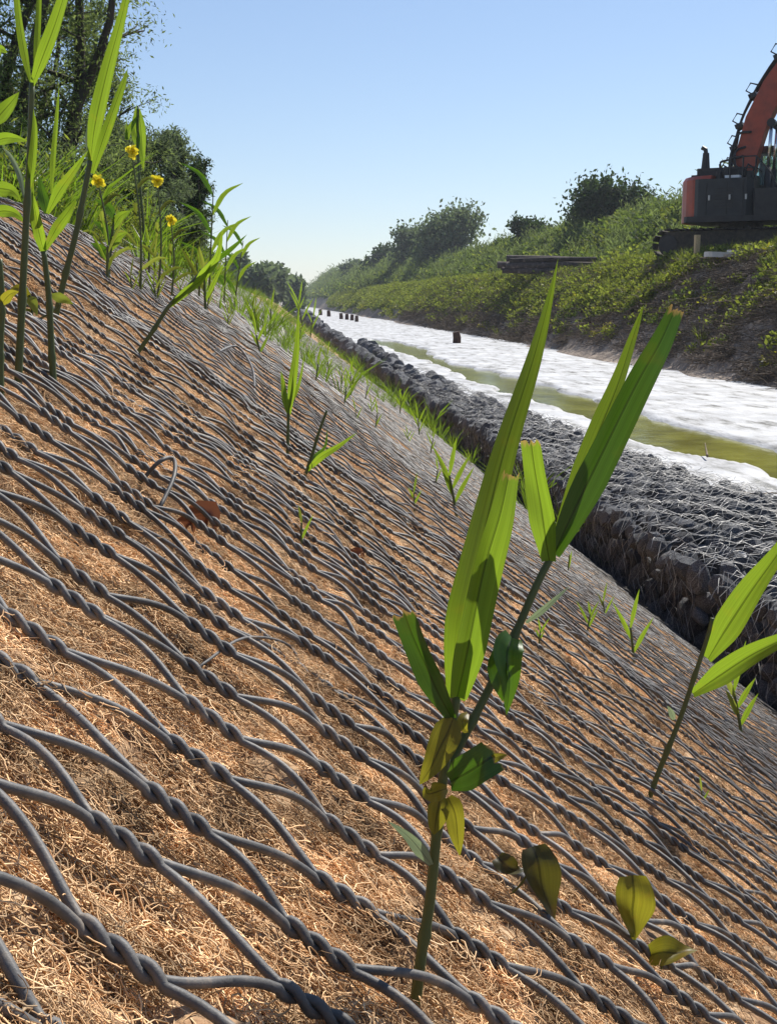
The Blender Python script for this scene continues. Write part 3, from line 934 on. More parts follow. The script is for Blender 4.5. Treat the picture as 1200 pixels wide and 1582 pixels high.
shrubs = [clump(320 + i, 320, 1.0, .95, .24, .5, M['weed_dark'], up=.1) for i in range(3)] + [clump(330 + i, 320, .9, .8, .24, .5, M['weed'], up=.1) for i in range(2)] + \
         [clump(340, 260, .7, 1.5, .3, .16, M['tree_leaf'], up=.8)]
twigs_mb = MB()
r_ = np.random.default_rng(5)
for _ in range(26):
    a = r_.uniform(0, 6.28); L = r_.uniform(.06, .3); p = r_.normal(0, .14, 3) * np.array([1, 1, .15])
    d = np.array([math.cos(a), math.sin(a), r_.normal(0, .25)])
    twigs_mb.tube([p, p + d * L * .5 + r_.normal(0, .015, 3), p + d * L], [.006, .005, .003], 3, cap=False)
twig_proto = twigs_mb.build('twig_form', M['twig'], add=False)

def scat_bank(name, n, xr, yr, protos, label, prob, scl, picks=None, pw=1.8, emb=.0, far=120):
    x = rng.uniform(xr[0], xr[1], n); y = yr[0] + (yr[1] - yr[0]) * rng.uniform(0, 1, n) ** pw
    z = bank_z(x, y)
    keep = rng.uniform(0, 1, n) < prob(x, y, z)
    x, y, z = x[keep], y[keep], z[keep]; n = len(x)
    R = np.stack([rng.normal(0, .15, n), rng.normal(0, .15, n) - .2 * (x < 11.5), rng.uniform(0, 6.28, n)], 1)
    s = rng.uniform(scl[0], scl[1], n) * np.clip(1 + (y - 40) / far, 1, 2.0)
    pk = None if picks is None else rng.choice(len(protos), n, p=picks)
    return scatter(name, np.stack([x, y, z - emb], 1), R, s, protos, label, picks=pk)
def wprob(x, y, z):
    patch = fbm(x * .7, y * .35, 77)
    t = np.clip((z + .75) / .7, 0, 1)
    near = np.clip((y - 34) / 14, 0, 1)                     # barer bank close by
    stack = ((y > 46) & (y < 60) & (x > 11.2)) * 1.0
    return (1 - stack) * np.clip(t * np.clip((patch - .56 + .26 * near + .10 * t) * 7, 0, 1), 0, 1) + .05
scat_bank('bank_weeds', 34000, (8.9, 13.6), (9, 230), weeds, 'green and yellowish weeds covering the upper part of the far bank', wprob, (.7, 1.5), picks=[.2, .2, .14, .24, .12, .10])
scat_bank('verge_weeds', 5000, (11.0, 15.6), (9, 170), weeds, 'yellow green weeds along the flat lip of the far bank', lambda x, y, z: (.3 + (y > 60) * .6) * (1 - ((y > 46) & (y < 60)) * .9), (.6, 1.2), picks=[.18, .18, .12, .2, .24, .08])
scat_bank('bank_litter', 9000, (8.7, 12.5), (9, 90), [twig_proto], 'brown twigs and dead stalks lying on the bare far bank', lambda x, y, z: .8 + 0 * x, (.7, 1.6))
scat_bank('hill_shrubs', 6500, (14.6, 26), (16, 210), shrubs, 'dense brambles and shrubs covering the hill behind the far bank', lambda x, y, z: np.clip((x - 14.4 + (y - 60).clip(0, 99) * .03) / 1.5, 0, 1), (.5, 1.05), picks=[.22, .2, .16, .16, .12, .14], pw=1.5, far=300)
scat_bank('hill_shrubs', 2600, (12.2, 22), (170, 480), shrubs, 'shrubs along the far end of the hill where it runs down to the canal', lambda x, y, z: 1 + 0 * x, (.9, 1.5), picks=[.22, .2, .16, .16, .12, .14], pw=1.2, far=300)

# left crest weeds and grass
def crest_z(x, y): return np.where(x < -1.0, ground_z(x, y), slope_z(x, y))
def scat_left(name, n, xr, yr, protos, label, scl, picks=None, pw=2.0):
    x = rng.uniform(xr[0], xr[1], n); y = yr[0] + (yr[1] - yr[0]) * rng.uniform(0, 1, n) ** pw
    z = crest_z(x, y)
    R = np.stack([rng.normal(0, .15, n), rng.normal(0, .15, n), rng.uniform(0, 6.28, n)], 1)
    pk = None if picks is None else rng.choice(len(protos), n, p=picks)
    return scatter(name, np.stack([x, y, z], 1), R, rng.uniform(scl[0], scl[1], n) * np.clip(y / 40, 1, 1.7), protos, label, picks=pk)
herb = [clump(400 + i, 120, .10, .40, .032, .3, M['weed'], up=.5) for i in range(2)] + [clump(402, 30, .08, .42, .008, .2, M['grass'], grass=True)] + \
       [clump(403, 22, .08, .5, .009, .2, M['grass'], grass=True)] + [clump(404, 130, .1, .4, .03, .35, M['tree_grey'], up=.6)]
scat_left('crest_weeds', 3800, (-2.6, -.70), (4.0, 22), herb, 'tangled green herbs and grass growing along the crest of the left bank', (.4, .9), picks=[.17, .16, .02, .0, .65], pw=1.5)
scat_left('crest_weeds', 3600, (-7, -.75), (14, 260), herb, 'green growth following the left crest far into the distance', (.45, .7), picks=[.15, .15, .15, .1, .45], pw=1.5)
scat_left('slope_grass', 70, (-.55, .3), (5.0, 14), [herb[2], herb[3]], 'fresh green grass sprouting through the upper far slope', (.3, .55), pw=.9)
scat_left('slope_grass', 260, (-.5, 2.1), (12, 60), [herb[2], herb[3], herb[0]], 'bright green reeds overgrowing the distant part of the coir slope', (.3, .5), pw=1.2)
n = 60
y = rng.uniform(8.5, 40, n); x = rng.uniform(2.0, 2.35, n)
scatter('toe_reeds', np.stack([x, y, np.where(x < 2.2, slope_z(np.minimum(x, 2.2), y), ZT - .05)], 1), np.stack([rng.normal(0, .1, n), rng.normal(0, .1, n), rng.uniform(0, 6.28, n)], 1), rng.uniform(.55, 1.25, n), [herb[2], herb[3]], 'green reeds standing in the gap between coir slope and gabion')

# ------------------------------------------------------------------ reeds in the foreground
CAMV = Vector((0, 0, 0))
def ribbon(name, pts, width, mat, parent, off, fold=.25, twist=0.0, cut=False, n=18, prof=None, curl=0.0, face=None, twist1=None, wave=.11):
    P = spline(pts, n)
    V = []; UV = []
    m = 11 if cut else 7
    rr = random.Random(hash((round(pts[0][0], 4), round(pts[-1][2], 4))) & 0xffff)
    for i, p in enumerate(P):
        t = i / (n - 1)
        T = (P[min(i + 1, n - 1)] - P[max(i - 1, 0)]).normalized()
        fdir = (face if face is not None else (CAMV - p)).normalized()
        tw = twist + ((twist1 if twist1 is not None else twist) - twist) * t
        S = T.cross(fdir).normalized()
        N = S.cross(T).normalized()
        S2 = S * math.cos(tw) + N * math.sin(tw)
        N2 = S2.cross(T).normalized()
        if prof: wv = prof(t)
        elif cut: wv = min(1, .35 + t * 2.0) * (1 - .25 * t)
        else: wv = min(1, .35 + t * 2.4) * max(0.0, 1 - max(0, (t - .3) / .7) ** 1.7)
        wv *= width / 2
        for j in range(m):
            a = j / (m - 1) * 2 - 1
            ca = abs(a)
            dz = fold * ca * wv + curl * (a * a) * wv
            q = p + S2 * (a * wv * (1 - abs(curl) * .3 * ca)) + N2 * dz + N2 * (math.sin(t * 9 + a * 2) * wv * wave)
            if cut and i == n - 1: q = q + T * rr.uniform(-.6, .6) * width * .2
            V.append(q - off); UV.append(((a + 1) / 2, t))
    Q = [(i * m + j, i * m + j + 1, (i + 1) * m + j + 1, (i + 1) * m + j) for i in range(n - 1) for j in range(m - 1)]
    return mesh_np(name, [tuple(v) for v in V], Q, mat, parent, uv=UV)

def stalk(name, pts, r0, r1, mat, parent, off, nodes_=()):
    n = 26
    P = spline(pts, n)
    rad = np.linspace(r0, r1, n)
    for nd in nodes_:
        k = int(nd * (n - 1)); rad[k] *= 1.3
    mb = MB(); mb.tube([tuple(p - off) for p in P], rad, 8)
    return mb.build(name, mat, parent, smooth=True)

def reed(label, base_uv, stems, leaves, cat='reed', name='reed', group=None, base=None):
    """stems: [(pts[(u,v,dy)], w0px, w1px)]  leaves: [(pts[(u,v,dy)], width_px, mat, opts)]"""
    b = base if base is not None else hit(*base_uv)
    t = thing(name, label, cat, tuple(b), group)
    Y = b.y
    def wp(u, v, dy): return at_y(u, v, Y + dy)
    for pts, w0, w1 in stems:
        P = [wp(*p) for p in pts]
        s = P[0].length / F / 2
        stalk('stem', P, w0 * s, w1 * s, M['stem'], t, b, nodes_=(.3, .62))
    for pts, wd, mt, op in leaves:
        P = [wp(*p) for p in pts]
        s = P[0].length / F
        ribbon('leaf', P, wd * s, M[mt], t, b, **op)
    return t

# main reed
b = hit(645, 1545)
reed('largest reed in the foreground, forked, with wide bright leaves and cut brown tips', (645, 1545),
  [([(640, 1562, 0), (650, 1480, 0), (664, 1390, 0), (676, 1270, 0), (690, 1160, 0), (706, 1072, 0)], 17, 13),
   ([(690, 1190, .004), (716, 1140, .008), (752, 1070, .012), (793, 985, .018), (828, 905, .022), (850, 862, .025)], 14, 12)],
  [([(706, 1078, 0), (716, 980, .0), (742, 850, .012), (778, 700, .03), (822, 560, .05), (846, 470, .06), (862, 398, .065)], 60, 'leaf', dict(fold=.55, twist=.25, twist1=-.3, n=28, prof=lambda t: min(1, .5 + t * 2.6) * (max(0, 1 - max(0, (t - .22) / .78)) ** 1.0 * .96 + .04 * (1 - t)))),
   ([(706, 1076, -.004), (722, 1000, -.010), (748, 880, -.016), (770, 800, -.018), (786, 730, -.018)], 52, 'leaf_cut', dict(fold=.6, twist=-.35, cut=True, prof=lambda t: min(1, .5 + t * 2) * (1 - .5 * t ** 2.2), n=20)),
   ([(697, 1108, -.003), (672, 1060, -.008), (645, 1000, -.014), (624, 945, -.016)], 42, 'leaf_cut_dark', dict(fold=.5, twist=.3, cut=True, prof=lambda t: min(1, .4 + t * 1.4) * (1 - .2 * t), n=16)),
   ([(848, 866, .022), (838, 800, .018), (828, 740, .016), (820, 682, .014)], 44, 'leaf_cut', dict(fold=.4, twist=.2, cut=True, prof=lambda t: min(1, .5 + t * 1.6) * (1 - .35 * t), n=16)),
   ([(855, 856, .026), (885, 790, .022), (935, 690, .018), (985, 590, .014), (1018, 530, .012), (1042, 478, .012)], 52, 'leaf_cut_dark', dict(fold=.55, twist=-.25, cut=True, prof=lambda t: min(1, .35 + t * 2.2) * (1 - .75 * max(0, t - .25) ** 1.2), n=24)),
   ([(853, 850, .03), (884, 770, .036), (925, 665, .044), (955, 590, .05), (978, 520, .056), (994, 470, .06)], 34, 'leaf', dict(fold=.3, twist=.5, n=22)),
   ([(700, 1110, -.002), (684, 1145, -.006), (668, 1180, -.008), (648, 1212, -.008)], 46, 'leaf_yellow', dict(fold=.2, twist=.3, prof=lambda t: min(1, .5 + t * 3) * (1 - t ** 3) + .02, n=12)),
   ([(690, 1218, -.003), (672, 1224, -.007), (660, 1226, -.009), (655, 1214, -.01)], 30, 'leaf_yellow', dict(fold=.3, n=8)),
   ([(680, 1228, -.002), (676, 1250, -.004), (672, 1275, -.004), (670, 1290, -.004)], 34, 'leaf_yellow', dict(fold=.3, twist=.3, n=8)),
   ([(692, 1232, -.002), (702, 1255, -.006), (706, 1290, -.006), (710, 1322, -.004)], 34, 'leaf_yellow', dict(fold=.25, twist=-.3, n=12, prof=lambda t: min(1, .4 + t * 3) * (1 - t ** 2.4) + .02)),
   ([(696, 1208, -.004), (718, 1196, -.009), (740, 1182, -.012), (762, 1168, -.012)], 52, 'leaf_cut_dark', dict(fold=.35, twist=.1, cut=True, prof=lambda t: min(1, .5 + t * 1.5), n=12)),
   ([(755, 1176, -.012), (768, 1170, -.013), (784, 1166, -.012)], 14, 'leaf_yellow', dict(n=6)),
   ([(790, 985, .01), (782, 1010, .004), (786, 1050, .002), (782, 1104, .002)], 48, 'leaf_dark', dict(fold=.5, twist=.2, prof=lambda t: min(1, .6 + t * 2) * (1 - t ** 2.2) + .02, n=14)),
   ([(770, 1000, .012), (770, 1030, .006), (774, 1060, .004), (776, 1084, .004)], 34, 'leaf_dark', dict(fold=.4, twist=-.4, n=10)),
   ([(722, 1102, .004), (714, 1112, 0), (716, 1126, 0), (724, 1132, .003)], 18, 'leaf_yellow', dict(n=6)),
   ([(666, 1336, -.002), (648, 1312, -.005), (628, 1290, -.008), (598, 1268, -.008)], 20, 'leaf_pale', dict(fold=.1, twist=.3, n=12)),
   ([(812, 962, .018), (835, 945, .014), (858, 925, .012), (880, 905, .012)], 10, 'leaf_pale', dict(fold=.3, n=10))])

# right hand reed
reed('slim reed right of the forked one with two bright leaves reaching the right edge', (998, 1242),
  [([(996, 1250, 0), (1018, 1190, 0), (1050, 1110, .0), (1072, 1045, .0), (1092, 985, 0), (1100, 955, 0)], 9, 6)],
  [([(1093, 1018, 0), (1120, 975, -.01), (1160, 912, -.02), (1205, 850, -.03), (1262, 760, -.035)], 44, 'leaf', dict(fold=.25, twist=.35, n=18)),
   ([(1070, 1072, 0), (1110, 1045, -.012), (1160, 1012, -.025), (1215, 985, -.035), (1275, 955, -.04)], 34, 'leaf', dict(fold=.5, twist=.15, n=18)),
   ([(1040, 1112, 0), (1036, 1100, -.003), (1030, 1090, -.005)], 10, 'leaf_pale', dict(n=6))])

# left reeds
reed('tallest thick stemmed reed at the left with blades spreading at the top edge', (28, 592),
  [([(28, 600, 0), (34, 480, 0), (40, 360, 0), (46, 250, 0), (50, 128, 0)], 12, 8)],
  [([(50, 132, 0), (66, 90, -.01), (88, 30, -.02), (112, -50, -.03), (135, -150, -.03)], 20, 'leaf', dict(fold=.3, twist=.3)),
   ([(48, 126, 0), (40, 90, .01), (30, 30, .015), (22, -60, .02), (20, -110, .02)], 12, 'leaf', dict(fold=.3, twist=.4)),
   ([(54, 120, 0), (58, 60, .01), (62, -20, .02), (66, -90, .02)], 9, 'leaf', dict(fold=.3)),
   ([(44, 300, 0), (50, 250, -.003), (54, 200, -.004), (52, 168, -.004)], 12, 'leaf', dict(fold=.5)),
   ([(38, 306, 0), (30, 270, .01), (16, 240, .015), (4, 228, .015)], 8, 'leaf_pale', dict(fold=.4))])
reed('reed with two short bright leaves forking low between the tall left stems', (86, 612),
  [([(85, 618, 0), (80, 540, 0), (76, 460, 0), (68, 388, 0)], 11, 8)],
  [([(68, 388, 0), (60, 355, -.006), (54, 320, -.01), (50, 296, -.01)], 17, 'leaf', dict(fold=.4, twist=.2, prof=lambda t: min(1, .5 + t * 2) * (1 - t ** 2.5) + .04)),
   ([(70, 385, 0), (88, 352, -.006), (104, 330, -.01), (118, 308, -.01)], 18, 'leaf', dict(fold=.3, twist=-.3, prof=lambda t: min(1, .3 + t * 2) * (1 - t ** 3) + .04)),
   ([(74, 330, .004), (92, 296, 0), (116, 262, -.004), (137, 232, -.006)], 15, 'leaf', dict(fold=.35, twist=.2)),
   ([(80, 300, .01), (82, 250, .012), (88, 180, .014), (92, 130, .015)], 8, 'leaf', dict(fold=.3)),
   ([(60, 370, .01), (50, 330, .02), (52, 270, .02)], 10, 'leaf', dict(fold=.3)),
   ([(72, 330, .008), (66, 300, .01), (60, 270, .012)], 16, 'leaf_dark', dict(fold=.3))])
reed('leaning reed with long twin blades pointing to the top edge', (85, 496),
  [([(84, 500, 0), (100, 430, 0), (118, 360, 0), (132, 290, 0), (140, 248, 0)], 9, 8)],
  [([(140, 250, 0), (148, 190, -.01), (166, 110, -.02), (190, 20, -.03), (215, -90, -.035)], 22, 'leaf', dict(fold=.35, twist=.25, twist1=-.1)),
   ([(143, 268, 0), (156, 225, -.012), (172, 180, -.02), (190, 130, -.022), (198, 105, -.022)], 16, 'leaf', dict(fold=.25, twist=-.3)),
   ([(141, 246, .002), (138, 215, .004), (142, 185, .006), (146, 160, .006)], 12, 'leaf_pale', dict(fold=.4))])
reed('cut off reed stem at the very left edge', (2, 626), [([(2, 635, 0), (1, 540, 0), (4, 470, 0), (0, 400, .0)], 11, 8)],
     [([(2, 470, 0), (16, 455, -.01), (30, 450, -.02)], 16, 'leaf_yellow', dict(fold=.3))])
reed('dark bent reed leaning right across the pale net seam', (212, 548),
  [([(208, 552, 0), (236, 512, 0), (262, 472, 0), (290, 444, 0), (322, 408, 0)], 7, 5)],
  [([(262, 474, 0), (288, 450, -.01), (312, 432, -.02), (328, 405, -.03)], 12, 'leaf', dict(fold=.3)),
   ([(300, 440, 0), (318, 420, -.02), (336, 396, -.04), (345, 352, -.05)], 14, 'leaf', dict(fold=.3)),
   ([(320, 410, 0), (345, 394, -.02), (365, 378, -.04), (382, 362, -.05)], 8, 'leaf_dark', dict(fold=.3))])
# left edge broad leaved weed
reed('broad leaved weed poking in at the left edge above the reeds', (0, 470),
  [([(-6, 470, .3), (-10, 400, .3), (-12, 300, .3), (-8, 150, .3)], 7, 5)],
  [([(-14, 222, .3), (6, 214, .3), (24, 214, .3), (44, 218, .3)], 17, 'leaf', dict(fold=.2)),
   ([(-14, 195, .3), (2, 176, .3), (18, 158, .3), (30, 142, .3)], 22, 'leaf', dict(fold=.2)),
   ([(-12, 290, .3), (6, 292, .3), (20, 296, .3), (34, 312, .3)], 22, 'leaf', dict(fold=.2)),
   ([(-12, 90, .3), (0, 76, .3), (12, 82, .3)], 14, 'leaf', dict(fold=.2)),
   ([(-10, 330, .3), (6, 326, .3), (24, 330, .3), (40, 345, .3)], 18, 'leaf', dict(fold=.2))], cat='weed', name='weed')
reed('small yellow green leafed plant low between the tall left reed stems', (48, 500),
  [([(48, 500, 0), (50, 480, 0), (46, 455, 0)], 4, 3), ([(48, 500, 0), (90, 475, 0), (80, 455, 0)], 3, 2)],
  [([(46, 458, 0), (30, 446, -.01), (14, 450, -.02)], 16, 'leaf_yellow', dict(fold=.2)),
   ([(46, 458, 0), (52, 470, -.01), (58, 488, -.02)], 16, 'weed', dict(fold=.2)),
   ([(80, 456, 0), (98, 462, -.01), (114, 470, -.02)], 15, 'weed', dict(fold=.2)),
   ([(48, 480, 0), (34, 486, -.01), (20, 494, -.02)], 14, 'weed', dict(fold=.2))], cat='plant', name='seedling')

# two mid slope reeds
reed('upright young reed in the middle of the slope with a long bright blade', (444, 708),
  [([(444, 712, 0), (445, 670, 0), (446, 636, 0), (449, 610, 0)], 5, 4)],
  [([(447, 640, 0), (452, 590, -.01), (458, 540, -.01), (462, 470, -.01)], 13, 'leaf', dict(fold=.3)),
   ([(445, 640, 0), (440, 615, -.02), (437, 590, -.02), (434, 572, -.02)], 9, 'leaf', dict(fold=.3)),
   ([(446, 632, 0), (458, 605, .01), (466, 575, .01), (470, 545, .01)], 5, 'leaf', dict(fold=.3))])
reed('low reed shoot with a bare dark stalk and one leaf flung right', (470, 742),
  [([(468, 745, 0), (480, 710, 0), (492, 670, 0), (505, 634, 0)], 6, 4)],
  [([(474, 728, 0), (496, 706, -.02), (522, 690, -.03), (552, 668, -.04)], 11, 'leaf', dict(fold=.3)),
   ([(478, 725, 0), (486, 706, .02), (502, 690, .02), (506, 660, .02)], 6, 'leaf_dark', dict(fold=.3))])

# small seedlings, each placed where it grows on the slope
def seedling(u, v, h, lab, n=3, seed=0, mats=('leaf',), group=None, wide=.065, base=None):
    r = random.Random(seed + int(u) * 7 + int(v))
    b = base if base is not None else hit(u, v)
    t = thing('seedling', lab, 'seedling', tuple(b), group)
    H = h * b.length / F
    top = b + Vector((r.uniform(-.12, .12) * H, r.uniform(-.1, .1) * H, H * .6))
    stalk('stem', [b - Vector((0, 0, .01)), (b + top) / 2, top], H * .02 + .0006, H * .012 + .0004, M['stem'], t, b)
    for k in range(n):
        s = b.lerp(top, .35 + .65 * k / max(1, n - 1))
        a = r.uniform(-.6, .6) + (math.pi if k % 2 else 0)
        d = Vector((math.cos(a), r.uniform(-.3, .3), 0)); L = H * r.uniform(.4, .75)
        if k == n - 1: d *= .35
        e = s + d * L * .45 + Vector((0, 0, L * .85)); m = s + d * L * .22 + Vector((0, 0, L * .45))
        ribbon('leaf', [s, m, e], H * wide, M[mats[k % len(mats)]], t, b, n=7)
    return t
for i, (u, v, h, lab, n) in enumerate([
    (706, 800, 110, 'seedling with thin upright blades at the slope edge left of the big reed leaf', 5),
    (876, 892, 60, 'thin grey stalk seedling right below the fork leaves of the big reed', 1),
    (980, 1030, 105, 'bright two bladed seedling close to the slope edge below the gabion shadow', 3),
    (1148, 1150, 130, 'pale leafed seedling at the right edge between reed and gabion', 5),
    (905, 985, 60, 'faint yellowish seedling left of the bright two bladed one', 4),
    (935, 960, 50, 'small sprout beside the faint yellowish seedling near the slope edge', 3),
    (832, 1000, 45, 'small green rosette just right of the thick forked reed stem', 4),
    (465, 850, 70, 'thin pale shoot on the slope below the low reed shoot', 2),
    (405, 560, 70, 'grassy seedling left of the upright mid slope reed', 4),
    (318, 490, 110, 'reed shoot standing behind the pale net seam near the crest', 4),
    (640, 790, 50, 'tiny bent sprout half way down the slope left of the big blade', 3),
    (1085, 1250, 45, 'tiny sprout right of the slim reed foot', 2)]):
    seedling(u, v, h, lab, n, seed=i, mats=('leaf', 'weed') if i % 2 else ('leaf',))
rr = random.Random(3)
k = 0
while k < 26:
    u = rr.uniform(380, 720); e = 465 + (u - 430) * .835
    v = rr.uniform(max(480, e - 12), e + 90)
    if u < 470 and v > 600: continue
    b_ = hit(u, v)
    if b_.y < 3.2: continue
    seedling(u, v, rr.uniform(28, 62), 'thin bright green sprout among many on the far lower slope', rr.choice([2, 3, 4]), seed=k * 5, group='sprouts on the far lower slope', wide=.05, base=b_)
    k += 1
k = 0
while k < 16:
    u = rr.uniform(150, 400); v = 400 + (u - 150) * .28 + rr.uniform(-10, 60)
    b_ = hit(u, v)
    if b_.y < 1.8 or b_.y > 8: continue
    seedling(u, v, rr.uniform(40, 100), 'leafy green sprout among several just below the left crest', rr.choice([3, 4, 5]), seed=k * 3 + 1, mats=('weed', 'leaf'), group='sprouts below the left crest', wide=.045, base=b_)
    k += 1

# bindweed leaves in the foreground
def heart(label, base_px, leaves, petioles):
    b = hit(*base_px)
    t = thing('bindweed', label, 'weed', tuple(b))
    for pts in petioles:
        stalk('petiole', [at_y(u, v, b.y + d) for u, v, d in pts], .0007, .0006, M['stem'], t, b)
    for pts, wpx, mt, tw in leaves:
        P = [at_y(u, v, b.y + d) for u, v, d in pts]
        ribbon('leaf', P, wpx * P[0].length / F, M[mt], t, b, n=16, twist=tw, twist1=tw + .7, fold=.5, wave=.22, prof=lambda q: (math.sin(min(1, q * 1.0 + .12) * math.pi) ** .55) * (1.05 - q * .55) * (1 if q < .97 else .3))
heart('dark wilting bindweed leaf crumpled over the net near the bottom', (845, 1445),
      [([(822, 1308, -.004), (832, 1345, -.008), (846, 1395, -.008), (860, 1440, -.004)], 62, 'leaf_brown', .2),
       ([(768, 1325, 0), (782, 1338, -.004), (800, 1345, -.006), (812, 1340, -.004)], 34, 'leaf_brown', .1)], [([(785, 1385, 0), (805, 1365, -.004), (818, 1340, -.006), (822, 1312, -.004)]), ])
heart('yellow heart shaped leaf standing upright in the lower right', (1012, 1500),
      [([(976, 1352, -.002), (977, 1390, -.005), (979, 1430, -.005), (980, 1462, -.002)], 64, 'leaf_yellow', .1)],
      [[(990, 1500, 0), (986, 1480, 0), (980, 1462, -.002), (972, 1400, -.003)]])
heart('yellow green leaf with browned tip lying at the lower right', (1020, 1510),
      [([(1004, 1476, 0), (1030, 1472, -.005), (1056, 1470, -.005), (1082, 1468, -.002)], 46, 'leaf_yellow', .2)], [[(1016, 1508, 0), (1022, 1490, -.001), (1018, 1478, -.001)]])

# dead leaves caught on the coir
def dead_leaf(u, v, w_, h_, lab):
    b = hit(u, v)
    t = thing('dead_leaf', lab, 'leaf', tuple(b))
    P = [at_y(u + a * w_, v + c * h_, b.y + d) for a, c, d in ((-.5, .4, 0), (-.1, -.3, -.005), (.3, -.5, -.006), (.5, .3, -.002))]
    ribbon('blade', P, h_ * 1.1 * b.length / F, M['dead_leaf'], t, b, fold=.6, twist=.5, n=9)
dead_leaf(316, 812, 34, 40, 'curled rust brown dead leaf on the coir right of the loose wire hook')
dead_leaf(288, 818, 24, 22, 'smaller brown dead leaf left of the curled rust brown one')
dead_leaf(550, 862, 22, 16, 'flat orange brown leaf scrap in the middle of the slope')

# yellow flowers at the crest
def flower(u, v, y, size, foot, lab):
    p = at_y(u, v, y); gx = at_y(foot[0], foot[1], y)
    base = Vector((gx.x, y, float(crest_z(gx.x, y))))
    t = thing('yellow_flower', lab, 'flower', tuple(base))
    stalk('stem', [base - Vector((0, 0, .02)), base.lerp(p, .5) + Vector((.01, 0, 0)), p], .003, .0016, M['stem'], t, base)
    R = size * y / F / 2
    ax = Vector((.15, -1, .35)).normalized()
    rf = random.Random(int(u) + int(v))
    for k in range(11):
        a = k * 2.4 + rf.uniform(-.3, .3)
        s = Vector((math.cos(a), rf.uniform(-.7, .5), math.sin(a))); L = rf.uniform(.6, 1.05); o_ = Vector((rf.uniform(-.2, .2), 0, rf.uniform(-.2, .2))) * R
        ribbon('petal', [p + o_, p + o_ + s * R * .55 * L + ax * R * rf.uniform(.1, .5), p + o_ + s * R * L], R * rf.uniform(.5, .85), M['petal'], t, base, n=6, prof=lambda q: .35 + .75 * math.sin(q * 2.8), fold=.5, twist=rf.uniform(-.6, .6))
    for k in range(4):
        f = .2 + .18 * k; q0 = base.lerp(p, f); a = k * 2.4
        ribbon('leaf', [q0, q0 + Vector((math.cos(a) * .04, math.sin(a) * .03, .03)), q0 + Vector((math.cos(a) * .07, math.sin(a) * .05, .03))], .009, M['weed'], t, base, n=6)
for a in [(204, 235, 3.0, 21, (215, 410), 'highest of the yellow crest flowers, below the hanging green leaves'),
          (244, 280, 3.2, 20, (240, 418), 'yellow crest flower furthest right in the upper row'),
          (152, 281, 2.9, 21, (165, 395), 'yellow flower touching the leaning reed stem'),
          (264, 340, 3.6, 18, (262, 425), 'lowest paler yellow flower in front of the willow foot')]:
    flower(*a)
reed('hanging pointed green leaves of a reed behind the highest yellow flower', (225, 430),
     [([(225, 430, 1.0), (222, 350, 1.0), (214, 250, 1.0), (214, 165, 1.0)], 4, 3)],
     [([(214, 230, 1), (210, 210, 1), (208, 190, 1), (212, 160, 1)], 12, 'leaf', dict(fold=.3)),
      ([(214, 168, 1), (218, 200, 1), (220, 235, 1), (222, 265, 1)], 14, 'leaf', dict(fold=.3)),
      ([(213, 180, 1), (200, 200, 1), (196, 215, 1), (196, 180, 1)], 8, 'leaf', dict(fold=.3))])
for i, (u, v, ut, vt, y, lab) in enumerate([(322, 440, 330, 290, 6, 'tallest thin reed silhouette against the sky past the lone tree'),
        (345, 445, 352, 340, 7, 'second thin reed right of the tallest sky silhouette'),
        (360, 448, 376, 372, 8, 'short reed with a grey blade bending right over the distant trees'),
        (165, 400, 178, 330, 3, 'slim weed stalk at the crest below the leaning reed')]):
    b_ = at_y(u, v, y); b_.z = float(crest_z(b_.x, y)); T_ = at_y(ut, vt, y)
    t = thing('reed', lab, 'reed', tuple(b_))
    stalk('stem', [b_ - Vector((0, 0, .02)), b_.lerp(T_, .5), T_], .005, .002, M['stem'], t, b_)
    for k in range(5):
        s = b_.lerp(T_, .25 + .17 * k); sg = 1 if k % 2 else -1; L = (T_ - b_).length * .38
        ribbon('leaf', [s, s + Vector((sg * L * .3, 0, L * .5)), s + Vector((sg * L * .75, 0, L * .75))], .022, M['leaf' if k % 2 else 'leaf_dark'], t, b_, n=8)

# ------------------------------------------------------------------ things in and along the canal
def post(u, v, hpx, wpx, lab, group=None, z=-1.47):
    b = at_z(u, v, z)
    h = hpx * b.length / F; r = wpx / 2 * b.length / F
    t = MB(); rp = random.Random(int(u * 3 + v))
    t.tube([(0, 0, -.2), (rp.uniform(-.02, .02), 0, h * .5), (rp.uniform(-.04, .04), rp.uniform(-.04, .04), h)], [r, r * .95, r * .8], 8)
    o = t.build('wooden_post', M['post'], smooth=False); o.location = b
    tag(o, lab, 'post', group)
post(705, 530, 17, 13, 'single short dark post standing in the pale canal bed')
for u, v in [(495, 487), (508, 489)]:
    post(u, v, 9, 6, 'far stump of the row along the foot of the far bank', 'far stumps along the far bank')
for u, v in [(527, 493), (536, 494), (544, 495), (551, 497)]:
    post(u, v, 9, 6, 'nearer stump of the clustered row along the foot of the far bank', 'clustered stumps along the far bank')
# thick dead branch at the edge of the bed
def branch(pts, r, lab):
    b = pts[0]
    mb = MB(); mb.tube([tuple(p - b) for p in spline(pts, 10)], np.linspace(r, r * .3, 10), 6)
    o = mb.build('dead_branch', M['twig'], smooth=True); o.location = b; tag(o, lab, 'branch')
branch([at_z(1125, 758, -1.42), at_z(1160, 764, -1.40), at_z(1215, 760, -1.41)], .022, 'dark branch lying where pale bed meets the gabion at the right edge')
branch([at_z(1092, 705, -1.44), at_z(1088, 694, -1.42) + Vector((0, 0, .06))], .012, 'short twig sticking up at the near water edge')

